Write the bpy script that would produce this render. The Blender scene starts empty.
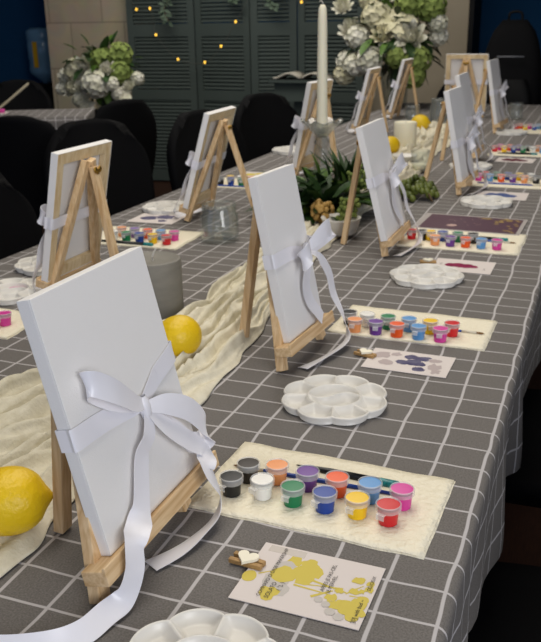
import bpy, math, random
from mathutils import Vector, Matrix, noise
PI = math.pi
K = 0.765            # design unit -> metre
TOP = 0.98           # table top height in design units
col = bpy.context.scene.collection
sc = bpy.context.scene
rnd = random.Random(7)

# ------------------------------------------------------------------ materials
def srgb(h):
    c = [int(h[i:i+2], 16)/255 for i in (0, 2, 4)]
    return tuple(((x+.055)/1.055)**2.4 if x > .04045 else x/12.92 for x in c)+(1,)

def mat(name, hexc, rough=.6, spec=.5, metal=0, var=.0, vscale=20, bump=0, bscale=80, trans=0, ior=1.45, sheen=0, stretch=(1, 1, 1), emit=None, alpha=None, hex2=None, subs=0, aniso=0):
    m = bpy.data.materials.new(name); m.use_nodes = True
    nt = m.node_tree; b = nt.nodes['Principled BSDF']
    b.inputs['Base Color'].default_value = srgb(hexc)
    b.inputs['Roughness'].default_value = rough
    b.inputs['Specular IOR Level'].default_value = spec
    b.inputs['Metallic'].default_value = metal
    b.inputs['Transmission Weight'].default_value = trans
    b.inputs['IOR'].default_value = ior
    b.inputs['Sheen Weight'].default_value = sheen
    b.inputs['Anisotropic'].default_value = aniso
    if subs:
        b.inputs['Subsurface Weight'].default_value = subs
        b.inputs['Subsurface Radius'].default_value = (.01, .008, .005)
        b.inputs['Subsurface Scale'].default_value = 1
    if alpha is not None: b.inputs['Alpha'].default_value = alpha
    if emit:
        b.inputs['Emission Color'].default_value = srgb(hexc); b.inputs['Emission Strength'].default_value = emit
    if var or bump:
        tc = nt.nodes.new('ShaderNodeTexCoord'); mp = nt.nodes.new('ShaderNodeMapping')
        mp.inputs['Scale'].default_value = stretch
        nt.links.new(tc.outputs['Object'], mp.inputs['Vector'])
    if var:
        n = nt.nodes.new('ShaderNodeTexNoise'); n.inputs['Scale'].default_value = vscale; n.inputs['Detail'].default_value = 4
        nt.links.new(mp.outputs[0], n.inputs['Vector'])
        r = nt.nodes.new('ShaderNodeValToRGB')
        c = srgb(hexc); c2 = srgb(hex2) if hex2 else tuple(x*(1-var) for x in c[:3])+(1,)
        r.color_ramp.elements[0].position = .35; r.color_ramp.elements[1].position = .65
        r.color_ramp.elements[0].color = c2; r.color_ramp.elements[1].color = c
        nt.links.new(n.outputs['Fac'], r.inputs[0]); nt.links.new(r.outputs[0], b.inputs['Base Color'])
    if bump:
        n = nt.nodes.new('ShaderNodeTexNoise'); n.inputs['Scale'].default_value = bscale; n.inputs['Detail'].default_value = 3
        nt.links.new(mp.outputs[0], n.inputs['Vector'])
        bp = nt.nodes.new('ShaderNodeBump'); bp.inputs['Strength'].default_value = bump; bp.inputs['Distance'].default_value = .004
        nt.links.new(n.outputs['Fac'], bp.inputs['Height']); nt.links.new(bp.outputs[0], b.inputs['Normal'])
    return m

def glass_mat(name, hexc, haze=.05):
    # clear thin glass: transparent and glossy; haze paints in brightness the dark room doesn't reflect
    m = bpy.data.materials.new(name); m.use_nodes = True
    nt = m.node_tree; nt.nodes.remove(nt.nodes['Principled BSDF']); out = nt.nodes['Material Output']
    t = nt.nodes.new('ShaderNodeBsdfTransparent'); t.inputs[0].default_value = srgb(hexc)
    g = nt.nodes.new('ShaderNodeBsdfGlossy'); g.inputs['Roughness'].default_value = .05
    f = nt.nodes.new('ShaderNodeLayerWeight'); f.inputs['Blend'].default_value = .22
    mp = nt.nodes.new('ShaderNodeMath'); mp.operation = 'MULTIPLY_ADD'; mp.inputs[1].default_value = .5; mp.inputs[2].default_value = .03
    mx = nt.nodes.new('ShaderNodeMixShader')
    nt.links.new(f.outputs['Facing'], mp.inputs[0]); nt.links.new(mp.outputs[0], mx.inputs[0])
    df = nt.nodes.new('ShaderNodeBsdfTranslucent'); df.inputs[0].default_value = (.8, .82, .8, 1); d2 = nt.nodes.new('ShaderNodeBsdfDiffuse'); d2.inputs[0].default_value = (.8, .82, .8, 1)
    dm = nt.nodes.new('ShaderNodeMixShader'); nt.links.new(df.outputs[0], dm.inputs[1]); nt.links.new(d2.outputs[0], dm.inputs[2])
    m2 = nt.nodes.new('ShaderNodeMixShader'); m2.inputs[0].default_value = haze; nt.links.new(t.outputs[0], m2.inputs[1]); nt.links.new(dm.outputs[0], m2.inputs[2])
    nt.links.new(m2.outputs[0], mx.inputs[1]); nt.links.new(g.outputs[0], mx.inputs[2]); nt.links.new(mx.outputs[0], out.inputs[0])
    return m

def cloth_mat(name='checked_cloth'):
    m = bpy.data.materials.new(name); m.use_nodes = True
    nt = m.node_tree; L = nt.links.new; b = nt.nodes['Principled BSDF']; b.inputs['Roughness'].default_value = .85
    b.inputs['Specular IOR Level'].default_value = .25
    uv = nt.nodes.new('ShaderNodeUVMap')
    nz = nt.nodes.new('ShaderNodeTexNoise'); nz.inputs['Scale'].default_value = 7; nz.inputs['Detail'].default_value = 2
    L(uv.outputs[0], nz.inputs['Vector'])
    vs = nt.nodes.new('ShaderNodeVectorMath'); vs.operation = 'SUBTRACT'; vs.inputs[1].default_value = (.5, .5, .5); L(nz.outputs['Color'], vs.inputs[0])
    vm = nt.nodes.new('ShaderNodeVectorMath'); vm.operation = 'SCALE'; vm.inputs['Scale'].default_value = .014; L(vs.outputs[0], vm.inputs[0])
    va = nt.nodes.new('ShaderNodeVectorMath'); va.operation = 'ADD'; L(uv.outputs[0], va.inputs[0]); L(vm.outputs[0], va.inputs[1])
    sp = nt.nodes.new('ShaderNodeSeparateXYZ'); L(va.outputs[0], sp.inputs[0])
    outs = []
    for ax, cell, w in (('X', .068, .0023), ('Y', .0577886, .0018)):
        d = nt.nodes.new('ShaderNodeMath'); d.operation = 'DIVIDE'; d.inputs[1].default_value = cell; L(sp.outputs[ax], d.inputs[0])
        r = nt.nodes.new('ShaderNodeMath'); r.operation = 'PINGPONG'; r.inputs[1].default_value = .5; L(d.outputs[0], r.inputs[0])
        mr = nt.nodes.new('ShaderNodeMapRange'); mr.inputs['From Min'].default_value = w/cell*.75; mr.inputs['From Max'].default_value = w/cell*1.2
        mr.inputs['To Min'].default_value = 1; mr.inputs['To Max'].default_value = 0; L(r.outputs[0], mr.inputs[0]); outs.append(mr)
    mx = nt.nodes.new('ShaderNodeMath'); mx.operation = 'MAXIMUM'; L(outs[0].outputs[0], mx.inputs[0]); L(outs[1].outputs[0], mx.inputs[1])
    # melange of the grey weave
    n2 = nt.nodes.new('ShaderNodeTexNoise'); n2.inputs['Scale'].default_value = 420; n2.inputs['Detail'].default_value = 2; L(uv.outputs[0], n2.inputs['Vector'])
    cr = nt.nodes.new('ShaderNodeValToRGB'); cr.color_ramp.elements[0].position = .3; cr.color_ramp.elements[1].position = .7
    cr.color_ramp.elements[0].color = srgb('625e5b'); cr.color_ramp.elements[1].color = srgb('797571'); L(n2.outputs['Fac'], cr.inputs[0])
    cm = nt.nodes.new('ShaderNodeMix'); cm.data_type = 'RGBA'; L(mx.outputs[0], cm.inputs['Factor']); L(cr.outputs[0], cm.inputs['A']); cm.inputs['B'].default_value = srgb('bbb7b7')
    L(cm.outputs['Result'], b.inputs['Base Color'])
    bp = nt.nodes.new('ShaderNodeBump'); bp.inputs['Strength'].default_value = .25; bp.inputs['Distance'].default_value = .002; L(n2.outputs['Fac'], bp.inputs['Height']); L(bp.outputs[0], b.inputs['Normal'])
    return m

def wood_mat(name, stretch, a='e3c69c', b2='c6a070'):
    m = bpy.data.materials.new(name); m.use_nodes = True
    nt = m.node_tree; L = nt.links.new; b = nt.nodes['Principled BSDF']; b.inputs['Roughness'].default_value = .55
    b.inputs['Specular IOR Level'].default_value = .3
    tc = nt.nodes.new('ShaderNodeTexCoord'); mp = nt.nodes.new('ShaderNodeMapping'); mp.inputs['Scale'].default_value = stretch
    L(tc.outputs['Object'], mp.inputs[0])
    n = nt.nodes.new('ShaderNodeTexNoise'); n.inputs['Scale'].default_value = 60; n.inputs['Detail'].default_value = 5; n.inputs['Distortion'].default_value = .4
    L(mp.outputs[0], n.inputs['Vector'])
    r = nt.nodes.new('ShaderNodeValToRGB'); r.color_ramp.elements[0].position = .3; r.color_ramp.elements[1].position = .62
    r.color_ramp.elements[0].color = srgb(b2); r.color_ramp.elements[1].color = srgb(a)
    L(n.outputs['Fac'], r.inputs[0]); L(r.outputs[0], b.inputs['Base Color'])
    return m

M = {}
M['cloth'] = cloth_mat()
M['wood_z'] = wood_mat('pine_upright', (3, 3, .22))
M['wood_y'] = wood_mat('pine_ledge', (3, .22, 3))
M['frame_wood'] = wood_mat('pale_stretcher_wood', (2, 2, .4), 'e2cda6', 'd0b384')
M['canvas'] = mat('primed_canvas', 'e9e7e5', .85, .2, bump=.12, bscale=700)
M['canvas_back'] = mat('raw_canvas_back', 'dcd6cf', .9, .15, bump=.1, bscale=500)
M['ribbon'] = mat('white_satin', 'eae9ef', .3, .6, sheen=.15, aniso=.4)
M['brass'] = mat('brass', 'b08a3e', .35, .5, 1)
M['plastic_white'] = mat('white_plastic', 'd9d6cf', .3, .5)
M['towel'] = mat('embossed_paper', 'efe7d0', .95, .1, bump=.8, bscale=150)
M['lid'] = glass_mat('clear_lid', 'f2f2f2')
M['pot_clear'] = mat('milky_plastic', 'f4f4f2', .35, .5, alpha=.33)
M['runner'] = mat('cream_gauze', 'dcd6c2', .95, .1, var=.12, vscale=60, hex2='cfc8b2', bump=.3, bscale=260)
M['lemon'] = mat('lemon_peel', 'e6c216', .42, .5, var=.1, vscale=14, hex2='d8b20e', bump=.4, bscale=150)
M['lemon_tip'] = mat('lemon_stem', '8b7a1c', .7)
M['grey_wax'] = mat('grey_wax', '85827a', .6, .3, var=.12, vscale=30, stretch=(1, 1, 3), bump=.08, bscale=60)
M['white_wax'] = mat('ivory_wax', 'e9e4cc', .5, .4, subs=.2)
M['wick'] = mat('cotton_wick', 'cfcac0', .9)
M['black_wick'] = mat('wick_top', 'b9b5ae', .9)
M['glass'] = glass_mat('clear_glass', 'fafcfb', .035)
M['smoke'] = glass_mat('smoked_glass', 'e4e6e4', .14)
M['black'] = mat('black_upholstery', '09090b', .8, .15, bump=.1, bscale=300)
M['black_plastic'] = mat('black_plastic', '070708', .6, .2)
M['floor'] = wood_mat('brown_floor', (6, .4, 1), '3c2519', '2a1a12')
M['screen'] = mat('green_grey_paint', '414a46', .7, .3, var=.08, vscale=4)
M['blue_wall'] = mat('dark_blue_wall', '1c4468', .9, .1, var=.1, vscale=2)
M['ceiling'] = mat('ceiling_white', '8d8b88', .9)
M['beige_wall'] = mat('beige_plaster', '978d7a', .9, .1, var=.1, vscale=3)
M['vine'] = mat('vine_leaf', '5a6b58', .6, .3, var=.2, vscale=8)
M['leaf_dark'] = mat('dark_leaf', '2f4a22', .5, .4, var=.35, vscale=12, hex2='203518')
M['leaf_mid'] = mat('mid_leaf', '55752f', .5, .4, var=.3, vscale=14)
M['moss'] = mat('moss_green', '5c6f24', .95, .1, var=.4, vscale=40, hex2='3c4c15', bump=1, bscale=120)
M['lime_flower'] = mat('lime_petal', '8b9a55', .8, .15, var=.25, vscale=20, hex2='6a7a40')
M['white_petal'] = mat('white_petal', 'e0ddcf', .75, .2, var=.12, vscale=15, hex2='c6c5ae')
M['cream_petal'] = mat('cream_petal', 'd9d3b6', .75, .2, var=.15, vscale=15, hex2='bdb996')
M['gold_bud'] = mat('golden_buds', 'b08c4d', .55, .4, var=.3, vscale=30)
M['berry'] = mat('green_berry', '646e2c', .4, .5, var=.35, vscale=25, hex2='454f1e')
M['twig'] = mat('twig_brown', '4d3a24', .8)
M['bulb'] = mat('warm_bulb', 'ffc84a', .4, emit=1.4)
M['wire'] = mat('thin_wire', '4b4c45', .6)
M['water'] = mat('blue_bottle', '6d93b0', .15, .5, alpha=.85)
M['yellow_tag'] = mat('yellow_label', 'c99a16', .6)
M['card_white'] = mat('card_paper', 'd9d0cb', .8, .2)
M['card_yellow'] = mat('yellow_print', 'cfbd5c', .8, .2)
M['card_grey'] = mat('pale_grey_print', 'c3bdb6', .8, .2)
M['ink'] = mat('black_ink', '4c4845', .8, .2)
M['tape'] = mat('clear_tape', 'b7ada3', .3, .5)
M['violet_ink'] = mat('violet_ink', '4b4766', .8, .2, var=.4, vscale=60, hex2='6d6a80')
M['smear_grey'] = mat('pale_smear', 'b5a8a6', .8, .2)
M['magenta_ink'] = mat('magenta_ink', '8e2850', .8, .2, var=.3, vscale=60)
M['blue_ink'] = mat('blue_ink', '50608f', .8, .2)
M['maroon_ink'] = mat('maroon_ink', '5c2230', .8, .2)
M['plum'] = mat('plum_print', '553a48', .5, .4)
M['plum_board'] = mat('grey_board', 'a9a29e', .8)
M['gold_ink'] = mat('gold_print', 'a98d52', .5, .5)
M['pink_spot'] = mat('pale_pink_print', 'b99a93', .7)
M['clip_wood'] = wood_mat('clip_wood', (3, 3, 3), 'b08d5c', '8d6c42')
M['heart'] = mat('cream_heart', 'efe9d4', .6)
M['brush_black'] = mat('black_lacquer', '0d0e10', .3, .5)
M['teal'] = mat('teal_glitter', '1d8a8c', .35, .6, var=.5, vscale=300)
M['brush_blue'] = mat('blue_lacquer', '24489c', .3, .5)
M['ferrule'] = mat('pale_ferrule', 'c9c2b0', .35, .5)
M['bristle'] = mat('brown_bristle', '7a5a33', .8)
M['pages'] = mat('book_pages', 'b5b0a2', .8)
M['cream_strip'] = mat('cream_strip', 'b7ac92', .8)
M['red_pot'] = mat('dull_red_paint', '7d2c33', .6)
PAINT = dict(black='16181b', brown='2c241f', white='eceae4', peach='ee9c62', green='0f7a4b', purple='67358f', orange='ec5a1e',
             blue='183f96', sky='5d97cf', yellow='f0c414', red='cf2027', pink='d63f9b', violet='7c5ba6')
for k, v in PAINT.items(): M['p_'+k] = mat('paint_'+k, v, .35, .5)

def stone_mat():
    m = bpy.data.materials.new('stone_tile'); m.use_nodes = True
    nt = m.node_tree; L = nt.links.new; b = nt.nodes['Principled BSDF']; b.inputs['Roughness'].default_value = .55
    tc = nt.nodes.new('ShaderNodeTexCoord'); mp = nt.nodes.new('ShaderNodeMapping'); mp.inputs['Rotation'].default_value = (PI/2, 0, 0); mp.inputs['Location'].default_value = (.05, .12, 0)
    L(tc.outputs['Object'], mp.inputs[0])
    br = nt.nodes.new('ShaderNodeTexBrick'); br.inputs['Scale'].default_value = 1; br.inputs['Brick Width'].default_value = .5; br.inputs['Row Height'].default_value = .36
    br.inputs['Mortar Size'].default_value = .004; br.offset = .4
    br.inputs['Color1'].default_value = srgb('c4b59a'); br.inputs['Color2'].default_value = srgb('b5a78d'); br.inputs['Mortar'].default_value = srgb('857b68')
    L(mp.outputs[0], br.inputs[0])
    n = nt.nodes.new('ShaderNodeTexNoise'); n.inputs['Scale'].default_value = 3; n.inputs['Detail'].default_value = 6; n.inputs['Distortion'].default_value = 2
    L(tc.outputs['Object'], n.inputs['Vector'])
    mx = nt.nodes.new('ShaderNodeMix'); mx.data_type = 'RGBA'; mx.blend_type = 'MULTIPLY'; mx.inputs['Factor'].default_value = .35
    L(br.outputs[0], mx.inputs['A']); L(n.outputs['Color'], mx.inputs['B']); L(mx.outputs['Result'], b.inputs['Base Color'])
    return m
M['stone'] = stone_mat()

# ------------------------------------------------------------------ mesh builder
class MB:
    def __init__(s): s.v = []; s.f = []; s.m = []
    def add(s, vs, fs, mi=0, X=None):
        o = len(s.v)
        s.v += [(X @ Vector(v)) if X else Vector(v) for v in vs]
        s.f += [tuple(i+o for i in f) for f in fs]; s.m += [mi]*len(fs); return s
    def box(s, lo, hi, mi=0, X=None):
        (a, b, c), (d, e, f) = lo, hi
        vs = [(a, b, c), (d, b, c), (d, e, c), (a, e, c), (a, b, f), (d, b, f), (d, e, f), (a, e, f)]
        return s.add(vs, [(3, 2, 1, 0), (4, 5, 6, 7), (0, 1, 5, 4), (1, 2, 6, 5), (2, 3, 7, 6), (3, 0, 4, 7)], mi, X)
    def bar(s, p, q, w, d, side=(0, 1, 0), mi=0, w2=None):
        # square bar from p to q; w along side, d along the other axis
        p, q = Vector(p), Vector(q); a = (q-p).normalized(); sd = Vector(side); sd = (sd-a*sd.dot(a)).normalized(); n = a.cross(sd)
        w2 = w if w2 is None else w2; vs = []
        for c, ww in ((p, w), (q, w2)):
            for i, j in ((-1, -1), (1, -1), (1, 1), (-1, 1)): vs.append(c+sd*ww/2*i+n*d/2*j)
        return s.add(vs, [(3, 2, 1, 0), (4, 5, 6, 7), (0, 1, 5, 4), (1, 2, 6, 5), (2, 3, 7, 6), (3, 0, 4, 7)], mi)
    def lathe(s, prof, n=24, mi=0, X=None, cap0=True, cap1=True):
        vs = []; fs = []
        for r, z in prof:
            for i in range(n): t = 2*PI*i/n; vs.append((r*math.cos(t), r*math.sin(t), z))
        for k in range(len(prof)-1):
            for i in range(n):
                j = (i+1) % n; fs.append((k*n+i, k*n+j, (k+1)*n+j, (k+1)*n+i))
        if cap0: fs.append(tuple(range(n-1, -1, -1)))
        if cap1: fs.append(tuple((len(prof)-1)*n+i for i in range(n)))
        return s.add(vs, fs, mi, X)
    def tube(s, pts, r, n=6, mi=0):
        pts = [Vector(p) for p in pts]; vs = []; fs = []; N = len(pts)
        rr = r if isinstance(r, (list, tuple)) else [r]*N
        ref = Vector((0, 0, 1))
        for k, p in enumerate(pts):
            t = (pts[min(k+1, N-1)]-pts[max(k-1, 0)]).normalized()
            a = t.cross(ref)
            if a.length < .05: a = t.cross(Vector((1, 0, 0)))
            a.normalize(); b = t.cross(a)
            for i in range(n): u = 2*PI*i/n; vs.append(p+(a*math.cos(u)+b*math.sin(u))*rr[k])
        for k in range(N-1):
            for i in range(n): j = (i+1) % n; fs.append((k*n+i, k*n+j, (k+1)*n+j, (k+1)*n+i))
        fs.append(tuple(range(n-1, -1, -1))); fs.append(tuple((N-1)*n+i for i in range(n)))
        return s.add(vs, fs, mi)
    def grid(s, nu, nv, fn, mi=0, closeu=False):
        vs = [fn(i, j) for j in range(nv) for i in range(nu)]; fs = []
        for j in range(nv-1):
            for i in range(nu if closeu else nu-1):
                k = (i+1) % nu; fs.append((j*nu+i, j*nu+k, (j+1)*nu+k, (j+1)*nu+i))
        return s.add(vs, fs, mi)
    def ball(s, c, r, n=10, mi=0, sq=(1, 1, 1)):
        c = Vector(c); prof = []
        m = max(4, n//2+1)
        return s.lathe([(max(1e-4, r*math.sin(PI*k/m)), -r*math.cos(PI*k/m)) for k in range(m+1)], n, mi,
                       Matrix.Translation(c) @ Matrix.Diagonal((sq[0], sq[1], sq[2], 1)), True, True)
    def leaf(s, p, d, up, L, W, mi=0, curl=.15):
        p, d, up = Vector(p), Vector(d).normalized(), Vector(up); sd = d.cross(up).normalized() if d.cross(up).length > .01 else Vector((1, 0, 0)); n = sd.cross(d)
        vs = []; N = 5
        for k in range(N+1):
            t = k/N; w = W*math.sin(PI*min(1, t*.93+.05))**.8/2; c = p+d*L*t+n*(-curl*L*t*t)
            vs += [c-sd*w+n*w*.3, c, c+sd*w+n*w*.3]
        fs = []
        for k in range(N):
            for i in (0, 1): fs.append((k*3+i, k*3+i+1, (k+1)*3+i+1, (k+1)*3+i))
        return s.add(vs, fs, mi)
    def build(s, name, mats, parent=None, loc=(0, 0, 0), rz=0, smooth=True, bevel=0, solid=0, subd=0, wn=False):
        me = bpy.data.meshes.new(name); me.from_pydata([tuple(v*K) for v in s.v], [], s.f)
        if not isinstance(mats, (list, tuple)): mats = [mats]
        for x in mats: me.materials.append(x)
        for p, i in zip(me.polygons, s.m): p.material_index = i
        if smooth:
            for p in me.polygons: p.use_smooth = True
        me.update()
        if smooth and (bevel or wn): me.set_sharp_from_angle(angle=math.radians(35))
        o = bpy.data.objects.new(name, me); col.objects.link(o)
        if parent: o.parent = parent
        else: o.location = (loc[0]*K, loc[1]*K, (loc[2]+TOP)*K); o.rotation_euler = (0, 0, rz)
        if bevel:
            b = o.modifiers.new('bevel', 'BEVEL'); b.width = bevel*K; b.segments = 2; b.limit_method = 'ANGLE'
        if subd:
            b = o.modifiers.new('smooth', 'SUBSURF'); b.levels = subd; b.render_levels = subd
        if solid:
            b = o.modifiers.new('thick', 'SOLIDIFY'); b.thickness = solid*K; b.offset = 0
        return o

def tag(o, label=None, cat=None, group=None, kind=None):
    for k, v in (('label', label), ('category', cat), ('group', group), ('kind', kind)):
        if v: o[k] = v
    return o
def thing(name, label, cat, loc=(0, 0, 0), rz=0, group=None):
    o = bpy.data.objects.new(name, None); col.objects.link(o); o.empty_display_size = .05
    o.location = (loc[0]*K, loc[1]*K, (loc[2]+TOP)*K); o.rotation_euler = (0, 0, rz)
    return tag(o, label, cat, group)
def copy_thing(root, loc, rz=0, label=None, group=None):
    r = root.copy(); col.objects.link(r); r.location = (loc[0]*K, loc[1]*K, (loc[2]+TOP)*K); r.rotation_euler = (0, 0, rz)
    if label: r['label'] = label
    if group: r['group'] = group
    for ch in list(root.children):
        c = ch.copy(); col.objects.link(c); c.parent = r
        for g in list(ch.children):
            d = g.copy(); col.objects.link(d); d.parent = c
    return r
def spline(pts, n=8):
    P = [Vector(p) for p in pts]; out = []
    for i in range(len(P)-1):
        a, b, c, d = P[max(i-1, 0)], P[i], P[i+1], P[min(i+2, len(P)-1)]
        for k in range(n):
            t = k/n; out.append(.5*((2*b)+(c-a)*t+(2*a-5*b+4*c-d)*t*t+(3*b-a-3*c+d)*t**3))
    out.append(P[-1]); return out
def strip(pts, sides, widths, n=10, cup=0.0):
    """satin strip along a curve: sides = direction across the strip, widths = its width at each point"""
    c = spline(pts, n); s = spline(sides, n); w = spline([(x, 0, 0) for x in widths], n); N = len(c)
    b = MB()
    def fn(i, j):
        q = s[j].normalized(); t = (c[min(j+1, N-1)]-c[max(j-1, 0)])
        t = t.normalized() if t.length > 1e-9 else Vector((0, 0, 1))
        q = (q-t*q.dot(t)).normalized(); nn = t.cross(q); f = i/4-.5
        return c[j]+q*w[j].x*f+nn*cup*(.25-f*f)*w[j].x
    return b.grid(5, N, fn)

# ------------------------------------------------------------------ room
def struct(name, mb, m, **kw): return tag(mb.build(name, m, smooth=False, **kw), kind='structure')
b = MB(); b.box((-9, -4, -1.08), (4, 10, -.98)); struct('floor', b, M['floor'])
b = MB(); b.box((-9, 8.7, -.98), (4, 8.9, 2.7)); struct('wall_back', b, M['blue_wall'])
b = MB(); b.box((-7.7, -4, -.98), (-7.5, 8.7, 2.7)); struct('wall_left', b, M['blue_wall'])
b = MB(); b.box((-5.6, 7.25, -.98), (-4.58, 7.8, 2.7)); struct('trim_1', b, M['stone'])
b = MB(); b.box((-2.05, 7.2, -.98), (-1.1, 7.6, 2.7)); struct('trim_2', b, M['beige_wall'])
b = MB(); b.box((-1.1, 7.17, -.98), (-1.055, 7.63, 2.7)); struct('trim_3', b, M['black_plastic'])
b = MB(); b.box((-9, -4, 2.7), (4, 10, 2.8)); struct('ceiling', b, M['ceiling'])

# right-hand wall with a long window letting in the daylight
b = MB(); b.box((3.9, -4, -.98), (4.05, 10, -.1)); b.box((3.9, -4, 2.0), (4.05, 10, 2.7)); b.box((3.9, 3.2, -.1), (4.05, 10, 2.0)); struct('wall_right', b, M['beige_wall'])
b = MB()
for y in (-4, -2.2, -.4, 1.4, 3.14): b.box((3.93, y, -.1), (4.0, y+.06, 2.0))
b.box((3.93, -4, -.1), (4.0, 3.2, -.04)); b.box((3.93, -4, 1.94), (4.0, 3.2, 2.0)); b.box((3.962, -3.98, -.08), (3.966, 3.18, 1.98), 1)
struct('window_1', b, [M['plastic_white'], M['glass']])

# ------------------------------------------------------------------ folding louvred screen
scr = thing('folding_screen', 'tall grey-green louvred folding screen standing behind the chairs, hung with fairy lights', 'folding screen', (0, 0, 0))
edges = [(-4.47, 7.0), (-3.74, 7.06), (-3.12, 6.98), (-2.67, 7.06), (-2.0, 7.0)]
for a, c in zip(edges[:-1], edges[1:]):
    p, q = Vector((a[0], a[1], 0)), Vector((c[0], c[1], 0)); d = q-p; W = d.length; ang = math.atan2(d.y, d.x)
    X = Matrix.Translation(p) @ Matrix.Rotation(ang, 4, 'Z'); b = MB(); z0, z1 = -.96, 1.3
    b.box((.006, 0, z0), (.075, .035, z1), 0, X); b.box((W-.075, 0, z0), (W-.006, .035, z1), 0, X)
    rails = [(z0, -.84), (-.13, -.03), (.48, .6), (1.2, z1)]
    for r0, r1 in rails: b.box((.075, 0, r0), (W-.075, .035, r1), 0, X)
    for (r0, r1), (s0, s1) in zip(rails[:-1], rails[1:]):
        z = r1+.012
        while z < s0-.01:
            vs = [(.07, .004, z), (W-.07, .004, z), (W-.07, .03, z+.032), (.07, .03, z+.032), (.07, .008, z-.003), (W-.07, .008, z-.003), (W-.07, .034, z+.029), (.07, .034, z+.029)]
            b.add(vs, [(0, 1, 2, 3), (7, 6, 5, 4), (0, 4, 5, 1), (3, 2, 6, 7)], 0, X); z += .036
    b.build('panel', M['screen'], scr, smooth=False)

# fairy lights
fl = thing('fairy_lights', 'thin string of warm yellow fairy lights draped across the louvred screen', 'fairy lights', (0, 6.93, 0))
lp = [(-4.43, .95), (-4.3, .74), (-4.15, .745), (-4.1, .50), (-3.87, .27), (-3.58, .24), (-3.4, .39), (-3.24, .61), (-3.0, .93), (-2.75, .95), (-2.58, .77), (-2.3, .95), (-2.1, 1.05)]
MB().tube(spline([(x, 0, z) for x, z in lp], 6), .0028, 4).build('wire', M['wire'], fl)
for i in (1, 2, 3, 4, 5, 6, 7, 10):
    x, z = lp[i]; b = MB(); b.ball((x, -.008, z), .0115, 8, sq=(1, 1, 1.25)); b.build('bulb', M['bulb'], fl)
# hanging eucalyptus sprigs
def sprig(x, z, L, label, seed):
    r = random.Random(seed); t = thing('hanging_vine', label, 'vine', (x, 6.9, z))
    st = [(0, 0, 0), (.03, -.01, -L*.35), (-.02, -.02, -L*.7), (.02, -.02, -L)]
    sp = spline(st, 5); MB().tube(sp, .004, 5).build('stem', M['twig'], t)
    b = MB()
    for p in sp:
        for k in range(2):
            a = r.uniform(0, 2*PI); b.leaf(p, (math.cos(a), -.4+.5*math.sin(a), r.uniform(-.8, .3)), (0, -1, .3), r.uniform(.045, .08), .03)
    b.build('foliage', M['vine'], t)
sprig(-3.95, .98, .36, 'leafy sprig hanging at the left end of the louvred screen', 1)
sprig(-2.85, .98, .26, 'leafy sprig hanging on the middle panels of the louvred screen', 2)
sprig(-3.25, 1.0, .2, 'short leafy sprig at the top of the screen between two longer sprigs', 3)

# lectern with an open book
le = thing('lectern', 'dark green lectern box standing in front of the louvred screen under an open book', 'lectern', (-2.43, 6.45, 0))
b = MB(); b.box((-.2, -.12, -.06), (.2, .14, .1)); b.build('body', M['screen'], le, smooth=False)
b = MB(); b.box((-.24, -.17, .1), (.24, .17, .125)); b.build('top', M['screen'], le, smooth=False)
b = MB(); b.box((-.05, -.03, -.93), (.05, .05, -.06)); b.build('post', M['screen'], le, smooth=False)
b = MB(); b.box((-.22, -.16, -.98), (.22, .16, -.93)); b.build('base', M['screen'], le, smooth=False)
bk = thing('open_book', 'open book lying on the lectern in front of the louvred screen', 'book', (-2.38, 6.42, .125))
for s in (-1, 1):
    b = MB(); b.grid(9, 2, lambda i, j, s=s: (s*(.012+.24*i/8), -.12+.24*j, .012+.05*math.sin(PI*min(1, i/8*1.15))*(1-.4*i/8)))
    b.build('page_block', M['pages'], bk, solid=.014)
b = MB(); b.box((-.26, -.125, .0), (.26, .125, .006)); b.build('cover', M['black_plastic'], bk, smooth=False)

# ------------------------------------------------------------------ flower arrangements
def hydrangea(r, seed, n=46):
    q = random.Random(seed); b = MB(); g = PI*(3-5**.5)
    for k in range(n):
        y = 1-2*(k+.5)/n; a = g*k; d = Vector((math.cos(a)*math.sqrt(1-y*y), math.sin(a)*math.sqrt(1-y*y), y))
        c = d*r*q.uniform(.82, 1.02); u = d.orthogonal().normalized(); v = d.cross(u); ro = q.uniform(0, PI)
        for m in range(4):
            aa = ro+m*PI/2; e = u*math.cos(aa)+v*math.sin(aa); b.leaf(c, e+d*.35, d, r*.36, r*.32, 0, .2)
    b.ball((0, 0, 0), r*.8, 10); return b
def rose(r, seed):
    q = random.Random(seed); b = MB()
    for ring, (n, rr, h, op) in enumerate(((4, .3, .95, .12), (5, .5, .85, .3), (6, .75, .7, .55), (8, 1.0, .5, .95))):
        for k in range(n):
            a = 2*PI*k/n+ring*.5+q.uniform(-.1, .1); o = Vector((math.cos(a), math.sin(a), 0)); t = Vector((-o.y, o.x, 0)); w = rr*r*2.4/n*1.25
            def fn(i, j, o=o, t=t, w=w, rr=rr, h=h, op=op):
                u = i/4-.5; v = j/4; wd = w*(.45+.75*math.sin(PI*min(1, v*.85+.1)))
                return o*(rr*r*(.35+.65*v**.7)+op*r*.15*v*v-abs(u)**2*r*.25)+t*wd*u*1.2+Vector((0, 0, r*(-.6+v*(h+.6))-op*r*.35*v**3))
            b.grid(5, 5, fn)
    b.ball((0, 0, -.1*r), r*.35, 8); return b
def lily(r, seed):
    b = MB()
    for k in range(6):
        a = 2*PI*k/6+seed; b.leaf((0, 0, 0), (math.cos(a), math.sin(a), .35), (0, 0, 1), r*1.1, r*.95, 0, .45)
    b.ball((0, 0, r*.12), r*.16, 6); return b
protos = {}
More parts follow.
